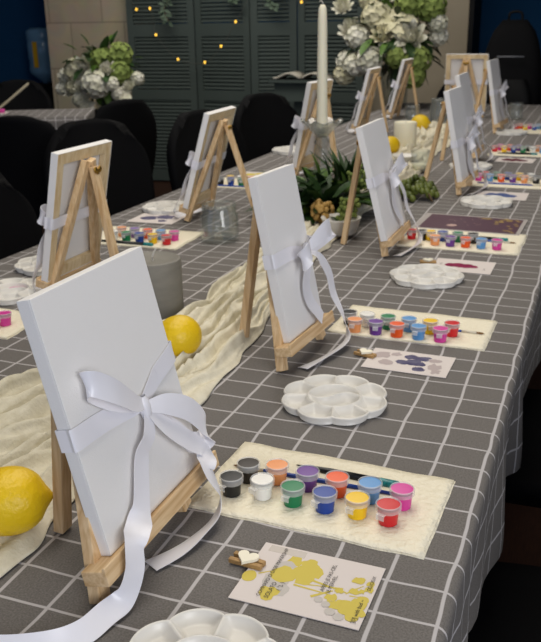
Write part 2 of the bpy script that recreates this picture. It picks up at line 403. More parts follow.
def arrangement(name, label, loc, blooms, seed, vase_h, vase_r, nleaf, R, fs_=1, dz=0):
    q = random.Random(seed); t = thing(name, label, 'flowers', loc)
    b = MB(); b.lathe([(vase_r*.7, 0), (vase_r*.75, .01), (vase_r*.8, vase_h*.5), (vase_r, vase_h), (vase_r*.95, vase_h), (vase_r*.74, vase_h*.5), (vase_r*.66, .015)], 24)
    b.build('vase', M['glass'], t)
    b = MB()
    for k in range(22):
        a = q.uniform(0, 2*PI); e = Vector((math.cos(a)*vase_r*2, math.sin(a)*vase_r*2, vase_h+.2))
        b.tube([(math.cos(a+2)*vase_r*.4, math.sin(a+2)*vase_r*.4, .02), (math.cos(a)*vase_r*.5, math.sin(a)*vase_r*.5, vase_h), e], .008, 5)
    b.build('stems', M['leaf_mid'], t)
    b = MB(); C0 = Vector((0, 0, vase_h+R*.45+dz*.6))
    for k in range(nleaf):
        d = Vector((q.gauss(0, 1), q.gauss(0, 1), q.gauss(.1, .8))).normalized()
        b.leaf(C0+d*R*q.uniform(.3, .8), d+Vector((0, 0, q.uniform(-.7, .1))), (0, 0, 1), q.uniform(.10, .17), q.uniform(.04, .08), q.choice((0, 0, 1)))
    b.build('foliage', [M['leaf_dark'], M['leaf_mid']], t)
    for kind, m, r, x, z, y in blooms:
        x *= fs_; y *= fs_; r *= fs_*.95; z = (z-vase_h)*fs_+vase_h+dz
        key = (kind, m)
        if key not in protos: protos[key] = {'h': hydrangea, 'r': rose, 'l': lily}[kind](1.0, len(protos)+3)
        nm = {'h': 'hydrangea_head', 'r': 'rose_bloom', 'l': 'lily_bloom'}[kind]
        src = protos[key]; o = MB(); X = Matrix.Translation((x, y, z)) @ Matrix.Rotation(.9+q.uniform(-.3, .4), 4, 'X') @ Matrix.Rotation(q.uniform(0, 6), 4, 'Z') @ Matrix.Scale(r, 4)
        o.add(src.v, src.f, 0, X); o.build(nm, M[m], t)
    return t
W_, C_, G_ = 'white_petal', 'cream_petal', 'lime_flower'
# left arrangement on its pedestal (centre of its blooms about x -4.05, y 5.8)
pd = thing('pedestal', 'dark round pedestal carrying the flowers in front of the stone pier', 'pedestal', (-4.0, 5.75, -.98))
b = MB(); b.lathe([(.2, 0), (.2, .03), (.06, .06), (.05, .78), (.2, .84), (.2, .87)], 24); b.build('column', M['black_plastic'], pd)
arrangement('flower_arrangement', 'white and lime green flower arrangement in front of the stone pier at left', (-4.0, 5.75, -.11),
    [('h', C_, .13, -.2, .47, -.2), ('r', W_, .11, -.08, .52, -.27), ('h', G_, .13, .08, .58, -.15), ('h', G_, .13, .27, .62, -.1), ('h', G_, .12, .3, .46, -.18),
     ('h', W_, .145, .1, .36, -.33), ('r', W_, .09, .22, .50, -.28), ('h', W_, .075, .27, .36, -.3), ('r', W_, .07, .4, .33, -.2), ('h', W_, .07, .45, .40, -.1), ('l', W_, .09, .36, .24, -.25),
     ('h', W_, .09, -.35, .42, -.15), ('r', W_, .075, -.45, .43, -.05), ('h', W_, .075, -.42, .30, -.15), ('r', W_, .08, -.08, .33, -.32), ('h', W_, .085, -.13, .20, -.28), ('l', W_, .09, -.04, .13, -.3), ('r', W_, .07, -.3, .27, -.2), ('h', C_, .09, -.23, .32, -.22), ('r', W_, .07, -.02, .24, -.33), ('h', W_, .07, .3, .26, -.25)],
    5, .26, .12, 110, .34, .84, -.10)
# right arrangement on the far end of the table
arrangement('flower_arrangement', 'large white and cream flower arrangement on the far end of the long table', (-1.34, 5.42, 0),
    [('l', C_, .17, .02, .62, -.2), ('r', W_, .13, .18, .5, -.28), ('h', C_, .13, -.14, .66, -.12), ('h', W_, .1, -.28, .5, -.2), ('r', W_, .11, -.36, .56, -.12), ('h', W_, .11, -.16, .32, -.28), ('h', W_, .1, -.3, .28, -.2),
     ('h', G_, .12, .12, .75, -.1), ('h', G_, .12, .3, .72, -.1), ('h', G_, .11, .24, .32, -.28), ('h', G_, .1, .22, .2, -.3), ('h', G_, .09, .07, .35, -.3), ('h', W_, .08, .36, .6, -.1), ('h', W_, .08, .36, .5, -.05), ('r', W_, .09, -.44, .74, -.1), ('h', W_, .09, -.4, .3, -.1),
     ('r', W_, .1, -.1, .8, -.1), ('h', C_, .11, -.2, .8, -.05), ('h', W_, .12, 0, .85, 0), ('h', C_, .09, -.42, .2, -.1), ('r', W_, .08, -.02, .4, -.3), ('r', C_, .1, -.05, .52, -.28)],
    9, .3, .12, 170, .36, .86, .02)

# ------------------------------------------------------------------ chairs
def make_chair(label, loc, rz, group='black chairs along the left side'):
    t = thing('conference_chair', label, 'chair', (loc[0], loc[1], -.98), rz, group)
    W = .58
    b = MB()   # backrest: rounded panel, front faces +X
    def fn(i, j):
        u = i/12*2-1; v = j/10; z = .6+.54*v
        wd = W/2*(1-.0*v)
        zz = z; k = max(0, v-.55)/.45
        wd *= math.sqrt(max(0, 1-(k**3)*.55)); wd *= .86+.14*math.sin(PI*min(1, v*.9+.12))
        return (-.27-.1*v+.05*u*u, wd*u, zz-.05*abs(u)**4*k)
    b.grid(13, 11, fn); b.build('backrest', M['black'], t, solid=.05, subd=1)
    b = MB(); b.grid(9, 9, lambda i, j: (-.27+.56*j/8, (i/4-1)*.28*(1-.12*(j/8)**3), .58+.012*math.sin(PI*i/8)-.03*(j/8)**4)); b.build('seat', M['black'], t, solid=.055, subd=1)
    for sx, sy in ((1, 1), (1, -1), (-1, 1), (-1, -1)):
        b = MB(); b.tube([(.2*sx, .2*sy, .56), (.26*sx, .25*sy, 0)], .014, 8); b.build('leg', M['black_plastic'], t)
    b = MB()
    for s in (-1, 1): b.tube([(-.2, .18*s, .55), (-.3, .18*s, .57), (-.31, .18*s, .75)], .014, 8)
    b.build('back_bracket', M['black_plastic'], t)
    return t
D = math.radians
ch = make_chair('black chair at the left picture edge beside the second row of paint pots', (-1.58, 1.32), D(-12))
for lab, loc, rz in [
    ('black chair behind the nearest easel that shows its back', (-1.97, 2.62), D(-30)),
    ('black chair directly left of the easel standing by the glass jar', (-1.60, 3.22), D(-20)),
    ('black chair between the louvred screen and the taper candle', (-1.7, 4.3), D(-28)),
    ('black chair between the flower pedestal and the nearer chairs, back turned away', (-3.02, 3.98), D(160)),
    ('black chair in front of the second checked table at far left', (-2.82, 3.2), D(100)),
    ('black chair on the far side of the second checked table under the blue wall', (-4.55, 5.15), D(-65)),
]: copy_thing(ch, (*loc, -.98), rz, lab)
for i, (x, y) in enumerate(((.12, .3), (.12, 1.15), (.1, 2.1))):
    copy_thing(ch, (x, y, -.98), PI, ['black chair pushed under the right side nearest the camera', 'black chair pushed under the right side of the table beside the second canvas', 'black chair pushed under the right side of the table beside the third canvas'][i], 'black chairs under the right side')
for lab, loc, rz in [('black chair beyond the far right end of the table, under the backpack', (-.42, 6.25), D(-100)), ('black chair beyond the far end right of the backpack', (.25, 6.3), D(-80)), ('black chair behind the canvas at the head of the table', (-1.0, 6.3), D(-95))]:
    copy_thing(ch, (*loc, -.98), rz, lab, 'black chairs beyond the far end')

# backpack
bp_ = thing('backpack', 'black backpack resting on a chair beyond the far right end of the table', 'backpack', (-.6, 6.2, -.36))
b = MB()
def bpf(i, j):
    a = 2*PI*i/24; v = j/12; s = math.sin(PI*min(1, .12+v*.86))**.35
    ex = abs(math.cos(a))**.6*math.copysign(1, math.cos(a)); ey = abs(math.sin(a))**.6*math.copysign(1, math.sin(a))
    return (ex*.24*s, ey*.15*s*(1-.35*v), .95*v)
b.grid(24, 13, bpf, closeu=True); b.f += [tuple(range(23, -1, -1)), tuple(12*24+i for i in range(24))]; b.m += [0, 0]
b.build('body', M['black'], bp_)
b = MB(); b.grid(24, 9, lambda i, j: (math.copysign(abs(math.cos(2*PI*i/24))**.6, math.cos(2*PI*i/24))*.18*math.sin(PI*(.15+.7*j/8))**.4, -.13-.05*math.sin(PI*(.1+.8*j/8))+.05*math.copysign(abs(math.sin(2*PI*i/24))**.6, math.sin(2*PI*i/24)), .1+.42*j/8), closeu=True); b.build('front_pocket', M['black_plastic'], bp_)
b = MB(); b.tube(spline([(-.05, .02, .93), (-.04, .02, 1.0), (.04, .02, 1.0), (.05, .02, .93)], 5), .012, 6); b.build('handle', M['black_plastic'], bp_)
b = MB(); b.box((-.1, -.155, .68), (.1, -.148, .69)); b.build('zip', mat('zip_grey', '6d6f74', .4, .5), bp_)

# ------------------------------------------------------------------ tables and cloths
def table(name, label, x0, x1, y0, y1, legs, at=(0, 0), rz=0):
    t = thing(name, label, 'table', (*at, -.98), rz)
    b = MB(); b.box((x0, y0, .93), (x1, y1, .972)); b.build('tabletop', M['wood_y'], t, smooth=False)
    for x, y in legs:
        b = MB(); b.box((x-.025, y-.025, 0), (x+.025, y+.025, .93)); b.build('leg', M['black_plastic'], t, smooth=False)
table('banquet_table', 'long banquet table under the grey checked cloth', -1.39, -.012, -1.5, 5.72, [(-1.3, -1.4), (-.12, -1.4), (-1.3, 1.65), (-.12, 1.65), (-1.3, 5.6), (-.12, 5.6)])
table('side_table', 'second table at far left under a checked cloth', -2.4, -.02, .05, .60, [(-2.3, .1), (-2.3, .55), (-.1, .1), (-.1, .55)], (-3.27, 4.28), math.radians(27))

def cloth(name, label, x0, x1, y0, y1, hang, stepx, stepy, ends=False, at=(0, 0), rz=0):
    """draped cloth; section across x: hang, rounded edge, top, rounded edge, hang.  UV = unfolded size"""
    r = .014; arc = r*PI/2; prof = []     # (x, z, s)
    nh = 9
    for k in range(nh): prof.append((1, -r-(hang-r)*(1-k/nh)))       # marker rows on right side built mirrored
    half = []
    xs = [x0+r+(x1-x0-2*r)*k/round((x1-x0)/stepx) for k in range(round((x1-x0)/stepx)+1)]
    sec = []   # list of (x, z, s, side, depth)
    for k in range(nh): d = (hang-r)*(1-k/nh); sec.append((x0, -r-d, x0+r-arc-d, -1, d))
    for k in range(5): a = PI/2*k/5; sec.append((x0+r-r*math.cos(a), -r+r*math.sin(a), x0+r-arc*(1-k/5), 0, 0))
    for x in xs: sec.append((x, 0, x, 0, 0))
    for k in range(1, 6): a = PI/2*k/5; sec.append((x1-r+r*math.sin(a), -r+r*math.cos(a), x1-r+arc*k/5, 0, 0))
    for k in range(1, nh+1): d = (hang-r)*k/nh; sec.append((x1, -r-d, x1-r+arc+d, 1, d))
    ny = round((y1-y0)/stepy); ys = [(y0+(y1-y0)*j/ny, 0) for j in range(ny+1)]
    if ends:   # front hang toward the camera side too
        ys = [(y0, hang*(1-k/6)) for k in range(6)]+ys
    vs = []; uvs = []
    for y, ed in ys:
        for x, z, s, side, d in sec:
            px, py, pz = x, y, z
            if side:
                A = .020*min(1, d/(hang*.8)); ph = 17*y+2.2*math.sin(3.1*y)+1.3*math.sin(7.3*y+side)
                px += side*(A*math.sin(ph)*.6+A*.4*math.sin(2.3*ph+1)-.006*d/hang)
                py += A*.5*math.cos(ph)
            elif side == 0 and z == 0:
                pz += .0
            if ed: pz = min(pz, 0)-ed; py = y-.004-.012*math.sin(19*x)*ed/hang
            vs.append((px, py, pz)); uvs.append((s, y-ed))
    n = len(sec); fs = []
    for j in range(len(ys)-1):
        for i in range(n-1): fs.append((j*n+i, j*n+i+1, (j+1)*n+i+1, (j+1)*n+i))
    b = MB(); b.add(vs, fs); o = b.build(name, M['cloth'], loc=(*at, 0), rz=rz)
    uvl = o.data.uv_layers.new(name='UVMap')
    for lp_ in o.data.loops: uvl.data[lp_.index].uv = uvs[lp_.vertex_index]
    return tag(o, label, 'tablecloth')
cloth('tablecloth', 'grey tablecloth with thin white checks draped over the long table', -1.405, .011, -1.5, 5.75, .255, .05, .025)
cloth('tablecloth', 'grey checked tablecloth on the second table at far left', -2.45, .012, .02, .63, .3, .08, .05, True, (-3.27, 4.28), math.radians(27))

# cream gauze runner, gathered lengthwise
def runner():
    key = [(-1.2, -.72, .34), (-.5, -.70, .36), (-.2, -.68, .40), (-.05, -.70, .40), (.1, -.67, .38), (.25, -.65, .36), (.45, -.605, .25), (.65, -.60, .20), (.85, -.62, .17), (1.05, -.64, .165), (1.35, -.655, .16), (1.8, -.69, .2), (2.4, -.68, .24), (3.0, -.74, .26), (3.6, -.75, .3), (4.2, -.8, .3)]
    c = spline([(a, b_, w) for a, b_, w in key], 24); NV = 120
    b = MB(); N = len(c)
    def fn(i, j):
        p = c[j]; y = p.x; v = i/(NV-1)-.5
        wob = noise.noise((v*3, y*2.2, 1.7))*.9+noise.noise((v*7, y*5, 4.1))*.35
        ph = v*7+wob*1.5; ph2 = v*17+wob*2.6+1.3*noise.noise((v*4, y*6, 6))
        h = (1-abs(math.sin(PI*ph)))**.8; h2 = (1-abs(math.sin(PI*ph2)))**.9
        e = min(1, (.5-abs(v))*8)
        amp = .030 if p.z < .3 else .026
        z = .003+e*(.006+amp*h*(.75+.6*noise.noise((y*4, v*5, 3)))+.014*h2*(.8+.8*noise.noise((y*6, v*7, 8)))+.008*noise.noise((v*4, y*9, 7)))
        x = p.y+v*p.z*(1+.10*noise.noise((y*7, v*2+9, 0)))+.012*noise.noise((y*13, v*9, 5))
        return (x, y+.01*noise.noise((v*9, y*8, 2)), max(.002, z))
    b.grid(NV, N, fn)
    o = b.build('table_runner', M['runner'], solid=.001)
    return tag(o, 'cream gauze runner gathered in folds along the middle of the table', 'table runner')
runner()

# ------------------------------------------------------------------ easels and canvases
def crisp(o):
    m = o.modifiers.new('crisp', 'EDGE_SPLIT'); m.split_angle = math.radians(50); return o
def local(v_, w_, t, z0):   # along canvas height v, out of canvas w
    return (-math.sin(t)*v_+math.cos(t)*w_, z0+math.cos(t)*v_+math.sin(t)*w_)
def easel(loc, rz, t, z0, W, H, rear, where, sc_=1, off=0.0, bow='a', band=.46, holds='', half=.114, spread=.100, lc=0):
    T = thing('tabletop_easel', 'small pine tabletop easel '+where, 'easel', (loc[0], loc[1], 0), rz, 'small easels on the long table')
    T.scale = (sc_,)*3
    P = lambda u, v_, w_: (local(v_, w_, t, z0)[0], u, local(v_, w_, t, z0)[1])
    wl = -.0265
    vz = -(z0+math.sin(t)*wl)/math.cos(t)      # v where the leg centre meets the table
    va = H*.91
    for s in (-1, 1):
        b = MB(); b.bar(P(off+spread*s, vz+.002, wl+.007), P(off+.010*s, va, wl), .021, .015, (0, 1, 0)); b.build('front_leg', M['wood_z'], T, smooth=False, bevel=.0012)
    ap = P(off, va-.012, wl-.014)
    b = MB(); b.bar((ap[0], ap[1], ap[2]), (-rear, off+.004, .003), .021, .014, (0, 1, 0)); b.build('rear_leg', M['wood_z'], T, smooth=False, bevel=.0012)
    b = MB()
    prof = [(-.021, -.0185), (.012, -.0185), (.012, .004), (.008, .004), (.007, -.0005), (-.021, -.0005)]
    vs = [P(lc+s*half, v_, w_) for s in (-1, 1) for w_, v_ in prof]; n = len(prof)
    b.add(vs, [tuple(range(n-1, -1, -1)), tuple(range(n, 2*n))]+[(i, (i+1) % n, n+(i+1) % n, n+i) for i in range(n)])
    b.build('ledge', M['wood_y'], T, smooth=False, bevel=.0012)
    # brass wing nut at the hinge
    b = MB(); hx = P(off, va-.02, wl-.024)
    a = Vector(P(0, 0, 1))-Vector(P(0, 0, 0)); X = Matrix.Translation(hx) @ Vector((0, 0, 1)).rotation_difference(a).to_matrix().to_4x4()
    b.lathe([(.007, -.004), (.007, .004), (.004, .006), (.004, .03)], 10, 0, X)
    for s in (-1, 1): b.ball(Vector(hx)+Vector((-.003, .009*s, .004)), .007, 8, sq=(.4, 1, 1.1))
    b.build('wing_nut', M['brass'], T)
    # ---- canvas
    CV = thing('canvas', holds, 'canvas', (loc[0], loc[1], 0), rz, 'blank canvases tied with white ribbon')
    CV.scale = (sc_,)*3
    th = .018; R_ = Matrix(((math.cos(t), 0, -math.sin(t), 0), (0, 1, 0, 0), (math.sin(t), 0, math.cos(t), z0), (0, 0, 0, 1)))
    # R_ maps (w, u, v) to thing space
    b = MB(); b.box((-.002, -W/2, 0), (0, W/2, H), 0, R_)
    for lo, hi in (((-th, -W/2, 0), (-.002, -W/2+.0016, H)), ((-th, W/2-.0016, 0), (-.002, W/2, H)), ((-th, -W/2+.0016, 0), (-.002, W/2-.0016, .0016)), ((-th, -W/2+.0016, H-.0016), (-.002, W/2-.0016, H))): b.box(lo, hi, 0, R_)
    b.build('canvas_cloth', M['canvas'], CV, smooth=False, bevel=.0008)
    b = MB(); f = .026; e = .0017
    for lo, hi in (((-th+.0003, -W/2+e, e), (-.0035, -W/2+f, H-e)), ((-th+.0003, W/2-f, e), (-.0035, W/2-e, H-e)), ((-th+.0003, -W/2+f, e), (-.0035, W/2-f, f)), ((-th+.0003, -W/2+f, H-f), (-.0035, W/2-f, H-e))): b.box(lo, hi, 0, R_)
    b.build('stretcher_frame', M['frame_wood'], CV, smooth=False, bevel=.0006)
    # ---- ribbon tied round the canvas
    hb = band*H; bw = .026
    Q = lambda u, v_, w_: R_ @ Vector((w_, u, v_))
    up = Q(0, 1, 0)-Q(0, 0, 0); ou = Q(0, 0, 1)-Q(0, 0, 0)
    b = MB(); kn = {'a': .012, 'b': .045, 'c': .03, 'd': .01}[bow]; dk = {'a': -.022, 'b': -.01, 'c': -.008, 'd': -.006}[bow]
    loop = [(-.0202, -W/2-.0012), (-.006, -W/2-.0015), (.0018, -W/2-.0002), (.0022, -W*.3), (.0022, kn-.05), (.004, kn-.012), (.0045, kn), (.004, kn+.012), (.0022, kn+.05), (.0022, W*.3), (.0018, W/2), (-.006, W/2+.0015), (-.0202, W/2+.0012), (-.0187, W*.3), (-.0187, 0), (-.0187, -W*.3), (-.0202, -W/2-.0012)]
    pts = []; sd = []; wd = []
    for w_, u in loop:
        tt = max(0, 1-abs(u-kn)/(W*.55)) if w_ > 0 else 0
        skew = -.004 if u < kn else .012
        pts.append(Q(u, hb+(dk*tt*tt if w_ > 0 else 0)+(skew*min(1, abs(u-kn)/.1) if bow == 'a' else 0), w_)); sd.append(up); wd.append(bw*(1-.6*tt**4))
    rb = crisp(strip(pts, sd, wd, 6).build('ribbon', M['ribbon'], CV, solid=.0006))
    kc = Q(kn, hb+dk, .009)
    b = MB()
    def kf(i, j):
        a = 2*PI*i/12; v_ = j/6*2-1
        return Vector(kc)+ou*(.0065*math.cos(a)*math.sqrt(max(.05, 1-v_*v_*.6)))+Vector((0, 1, 0))*.0085*math.sin(a)*math.sqrt(max(.05, 1-v_*v_*.5))*(1+.12*math.sin(5*a))+up*.014*v_
    b.grid(12, 7, kf, closeu=True); b.build('knot', M['ribbon'], rb)
    return T, CV, rb, Q, up, ou, kc, kn, hb+dk
def bow_part(rb, name, pts, sides, widths, n=10, cup=.06):
    return crisp(strip(pts, sides, widths, n, cup).build(name, M['ribbon'], rb, solid=.0006))

Y = Vector((0, 1, 0)); Z = Vector((0, 0, 1)); XX = Vector((1, 0, 0))
def big_bow(E):   # the nearest canvas
    T, CV, rb, Q, up, ou, kc, kn, kv = E; k = (kn, kv)
    q = lambda u, v_, w_: Q(u, v_, w_)
    # left loop: flat fold thrown out to the upper left
    bow_part(rb, 'bow_loop', [q(kn, kv+.004, .010), q(kn-.03, kv+.018, .02), q(kn-.065, kv+.045, .026), q(kn-.092, kv+.066, .022), q(kn-.098, kv+.069, .013), q(kn-.085, kv+.058, .006), q(kn-.05, kv+.03, .005), q(kn-.012, kv+.004, .006)],
             [up]*8, [.012, .022, .027, .028, .028, .028, .024, .012])
    # right loop: fuller, falls to the lower right
    bow_part(rb, 'bow_loop', [q(kn, kv, .010), q(kn+.030, kv-.010, .020), q(kn+.066, kv-.034, .026), q(kn+.094, kv-.068, .024), q(kn+.096, kv-.090, .016), q(kn+.074, kv-.082, .010), q(kn+.05, kv-.05, .008), q(kn+.01, kv-.008, .008)],
             [up+Y*.5, up+Y*.5, up+Y*.4, up*.9+Y*.2, up+Y*.3, up+Y*.5, up+Y*.5, up+Y*.3], [.012, .026, .031, .031, .03, .028, .022, .012])
    # standing end going up to the right edge
    # long tail hanging over the ledge and out over the cloth
    Li = rb.parent.location; o = Vector((Li.x/K, Li.y/K, 0))
    g = lambda x, y, z: Vector((x, y, z))-o
    bow_part(rb, 'ribbon_tail', [q(kn, kv-.004, .011), q(kn-.012, kv-.03, .013), q(kn-.034, kv-.05, .009), q(-.055, .022, .012), g(-.323, -.176, .068), g(-.317, -.190, .042), g(-.321, -.206, .018), g(-.330, -.232, .013), g(-.337, -.262, .0115), g(-.354, -.286, .0115), g(-.385, -.306, .0115), g(-.42, -.32, .011)],
             [-Y, -Y+up*.2, -Y, -Y, (-.1, -1, .1), (-.3, -.9, .1), (-.5, -.7, .2), (-.7, -.2, .5), (-.6, .2, .7), (-.45, .4, .75), (-.3, .5, .75), (-.2, .6, .7)], [.013, .024, .029, .030, .029, .028, .027, .027, .027, .027, .027, .027])
    bow_part(rb, 'ribbon_tail', [q(kn, kv-.004, .012), q(kn+.022, kv-.035, .016), q(kn+.05, kv-.066, .02), q(kn+.078, kv-.096, .024), g(-.312, -.012, .072), g(-.3, -.004, .035), g(-.3, -.02, .012), g(-.306, -.056, .006), g(-.316, -.095, .004), g(-.334, -.13, .003)],
             [Y*-1+up*.3, Y*-1+up*.4, Y*-1+up*.3, Y*-1+XX*.2, (.2, -1, 0), (.25, -.6, .5), (.6, -.4, .55), (.8, -.2, .45), (.9, -.4, .2), (.85, -.5, .05)], [.013, .025, .028, .028, .027, .026, .026, .026, .026, .027])
def side_bow(E, k=1.0):
    """bow whose loops stand out to one side; one broad tail down the canvas, one looping out and back over the cloth"""
    T, CV, rb, Q, up, ou, kc, kn, kv = E; q = lambda u, v_, w_: Q(kn+u, kv+v_, w_); zl = lambda x, y, z: Vector((x, y, z))
    bow_part(rb, 'bow_loop', [q(0, .002, .010), q(.03*k, .018*k, .022), q(.07*k, .030*k, .030), q(.105*k, .027*k, .027), q(.108*k, .014*k, .017), q(.075*k, .005, .012), q(.03*k, 0, .008), q(.006, 0, .008)],
             [up]*8, [.012, .025, .032, .034, .033, .03, .024, .012])
    bow_part(rb, 'bow_loop', [q(0, 0, .010), q(-.024*k, .008*k, .010+.018*k), q(-.05*k, .010*k, .010+.032*k), q(-.072*k, .0, .010+.03*k), q(-.072*k, -.012*k, .010+.016*k), q(-.045*k, -.010*k, .014), q(-.015, -.002, .009)],
             [up]*7, [.012, .025, .032, .033, .032, .026, .012])
    bow_part(rb, 'ribbon_tail', [q(0, -.004, .011), q(-.020, -.03, .013), q(-.034, -.062, .010), q(-.030, -.09, .010), q(-.012, -.118, .013), q(.002, -.136, .014)],
             [-Y, -Y, -Y-up*.2, -Y, -Y+up*.3, -Y+up*.5], [.013, .028, .034, .034, .031, .027])
    bow_part(rb, 'ribbon_tail', [q(0, -.004, .012), q(.03, -.022, .018), q(.056, -.06, .020), q(.064, -.105, .018), zl(.034, kn+.055, .055), zl(.048, kn+.045, .020), zl(.050, kn+.005, .009), zl(.036, kn-.065, .006), zl(.020, kn-.115, .004)],
             [-Y+up*.3, -Y+up*.3, -Y, -Y, (.2, -1, .2), (.5, -.6, .5), (.85, -.2, .5), (.9, -.15, .4), (.9, -.3, .15)], [.013, .025, .028, .028, .027, .026, .026, .026, .025])

R = 'blank white canvas with satin bow, '
E1 = easel((-.346, -.076), -.006, .235, .053, .227, .297, .13, 'nearest the camera, its pine ledge fully in view', 1, -.028, 'a', .485, R+'nearest the camera and largest in view', .140, .102, -.004); big_bow(E1)
E2 = easel((-.374, .562), -.075, .204, .054, .158, .303, .140, 'second from the camera in the right-hand row', 1, .0, 'b', .50, R+'second from the camera on the right side', .105, .094); side_bow(E2, .85)
E3 = easel((-.393, 1.395), 0, .253, .052, .235, .303, .155, 'third in the right-hand row, beside the greenery', 1, 0, 'c', .52, R+'third on the right side beside the greenery'); side_bow(E3)
E4 = easel((-.334, 2.30), -.041, .207, .052, .22, .305, .16, 'fourth in the right-hand row, above the plum print', 1.05, 0, 'c', .42, R+'front one of the overlapping pair'); side_bow(E4)
E5 = easel((-.40, 2.98), 0, .235, .052, .225, .305, .14, 'fifth in the right-hand row, mostly hidden by the one before it', 1.09, 0, 'c', .42, R+'rear one of the overlapping pair'); side_bow(E5)
E6 = easel((-.422, 4.1), -.06, .194, .052, .225, .305, .15, 'last in the right-hand row, in front of the backpack', 1.11, 0, 'd', .5, R+'last on the right, before the backpack'); side_bow(E6)
L = 'white canvas showing its wooden back, '
LA = easel((-1.058, .79), PI, .212, .052, .222, .300, .15, 'nearest of those seen from behind, by the grey candle', 1, 0, 'c', .47, L+'nearest one, left of the grey candle'); side_bow(LA, .6)
LB = easel((-1.116, 1.62), PI+.05, .289, .052, .235, .307, .215, 'seen from behind next to the glass jar', 1, 0, 'c', .47, L+'second one, next to the glass jar'); side_bow(LB, .6)
LC = easel((-1.03, 2.45), PI-.1, .2, .048, .2, .305, .14, 'seen from behind partly hidden by the taper candle', 1.1, 0, 'c', .5, L+'partly hidden by the tall taper candle'); side_bow(LC, .6)
LD = easel((-1.19, 3.9), PI, .236, .048, .24, .305, .16, 'seen from behind, left one of two below the large bouquet', 1.03, 0, 'c', .5, L+'left one of two under the bouquet'); side_bow(LD, .6)
LE = easel((-1.177, 4.68), PI, .24, .048, .25, .305, .16, 'seen from behind, right one of two below the large bouquet', 1.07, 0, 'c', .5, L+'right one of two under the bouquet'); side_bow(LE, .6)
E7 = easel((-.735, 4.82), PI/2+.03, .1, .048, .235, .305, .13, 'at the far head of the table, square to the camera', 1.12, 0, 'd', .5, L+'at the far head of the table'); side_bow(E7)

# ------------------------------------------------------------------ table setting pieces
SEATS = {1: 'before the nearest canvas', 2: 'before the second canvas on the right', 3: 'before the third canvas on the right', 4: 'before the fourth canvas on the right',
         5: 'before the fifth canvas on the right', 6: 'before the last canvas on the right', 'A': 'left of the grey candle', 'Z': 'at the left picture edge', 'B': 'behind the easel by the glass jar'}
# paper towel
def towel(x0, x1, y0, y1, seat, rz=0):
    cx, cy = (x0+x1)/2, (y0+y1)/2; w, d = (x1-x0)/2, (y1-y0)/2
    t = thing('paper_towel', 'folded cream paper towel under paint pots '+SEATS[seat], 'paper towel', (cx, cy, 0), rz, 'paper towels under the paints')
    sd = hash(str(seat)) % 1 if False else (ord(str(seat)[0]) % 13)
    def fn(i, j, lift=0):
        u = i/24*2-1; v = j/14*2-1
        return (u*w+.004*noise.noise((v*2, sd, 0)), v*d+.005*noise.noise((u*2.5, sd, 3)), .0016+lift+.0007*noise.noise((u*4, v*4, sd)))
    b = MB(); b.grid(25, 15, lambda i, j: fn(i, j, .0008)); b.build('top_ply', M['towel'], t, solid=.0012)
    b = MB(); b.grid(25, 15, lambda i, j: (fn(i, j, -.0009)[0]*1.004+.002, fn(i, j)[1]*1.012, .0006)); b.build('bottom_ply', M['towel'], t, solid=.0008)
    return t
# paint pots
pot_proto = {}
def pot(colour, x, y, seat, rz, z=.0034):
    lab = f'{colour_names[colour]} paint pot on paper towel '+SEATS[seat]
    if colour not in pot_proto:
        t = thing('paint_pot', lab, 'paint pot', (x, y, z), rz, 'small paint pots')
        b = MB(); b.lathe([(.0112, 0), (.012, .0007), (.0138, .0225), (.0132, .0225), (.0125, .022)], 24, cap1=True); b.build('cup', M['p_'+colour], t, wn=True)
        b = MB(); b.lathe([(.0139, .0185), (.0160, .0192), (.0164, .021), (.0166, .0270), (.0158, .0282), (.0150, .0282), (.0146, .0264)], 24, cap0=False, cap1=False)
        o = b.build('lid', M['pot_clear'], t, wn=True)
        b = MB(); b.box((-.0055, -.0205, .0195), (.0055, -.0155, .0207)); b.box((-.0055, -.0210, .0135), (.0055, -.0200, .0207)); b.build('tab', M['pot_clear'], o, smooth=False)
        b = MB(); b.lathe([(.0001, .0266), (.011, .0267), (.0147, .0264)], 24, cap0=False, cap1=False); b.build('paint', M['p_'+colour], t)
        pot_proto[colour] = t; return t
    return copy_thing(pot_proto[colour], (x, y, z), rz, lab)
colour_names = dict(black='black', brown='dark brown', white='white', peach='peach', green='green', purple='purple', orange='orange', blue='dark blue', sky='sky blue', yellow='yellow', red='red', pink='pink', violet='violet')
def brush(kind, p, q, seat, z=.0045):
    p, q = Vector((*p, 0)), Vector((*q, 0)); d = q-p; Ln = d.length; rz = math.atan2(d.y, d.x)
    lab = {'black': 'black lacquered paintbrush with teal end lying ', 'blue': 'thin blue handled paintbrush lying behind the pots '}[kind]+SEATS[seat]
    t = thing('paintbrush', lab, 'paintbrush', (p.x, p.y, z+.001), rz, 'paintbrushes beside the pots')
    X = Matrix.Rotation(PI/2, 4, 'Y')
    if kind == 'black':
        b = MB(); b.lathe([(.0008, 0), (.0034, .02), (.0052, .05), (.0058, Ln-.028)], 10, 0, X); b.build('handle', M['brush_black'], t)
        b = MB(); b.lathe([(.0059, Ln-.028), (.0062, Ln-.026), (.0062, Ln-.002), (.005, Ln)], 10, 0, X); b.build('end_cap', M['teal'], t)
    else:
        b = MB(); b.lathe([(.0022, .045), (.003, .06), (.0034, Ln*.6), (.0022, Ln)], 10, 0, X); b.build('handle', M['brush_blue'], t)
        b = MB(); b.lathe([(.0024, .016), (.0024, .046)], 10, 0, X); b.build('ferrule', M['ferrule'], t)
        b = MB(); b.lathe([(.0006, 0), (.002, .006), (.0022, .016)], 8, 0, X); b.build('bristle', M['bristle'], t)

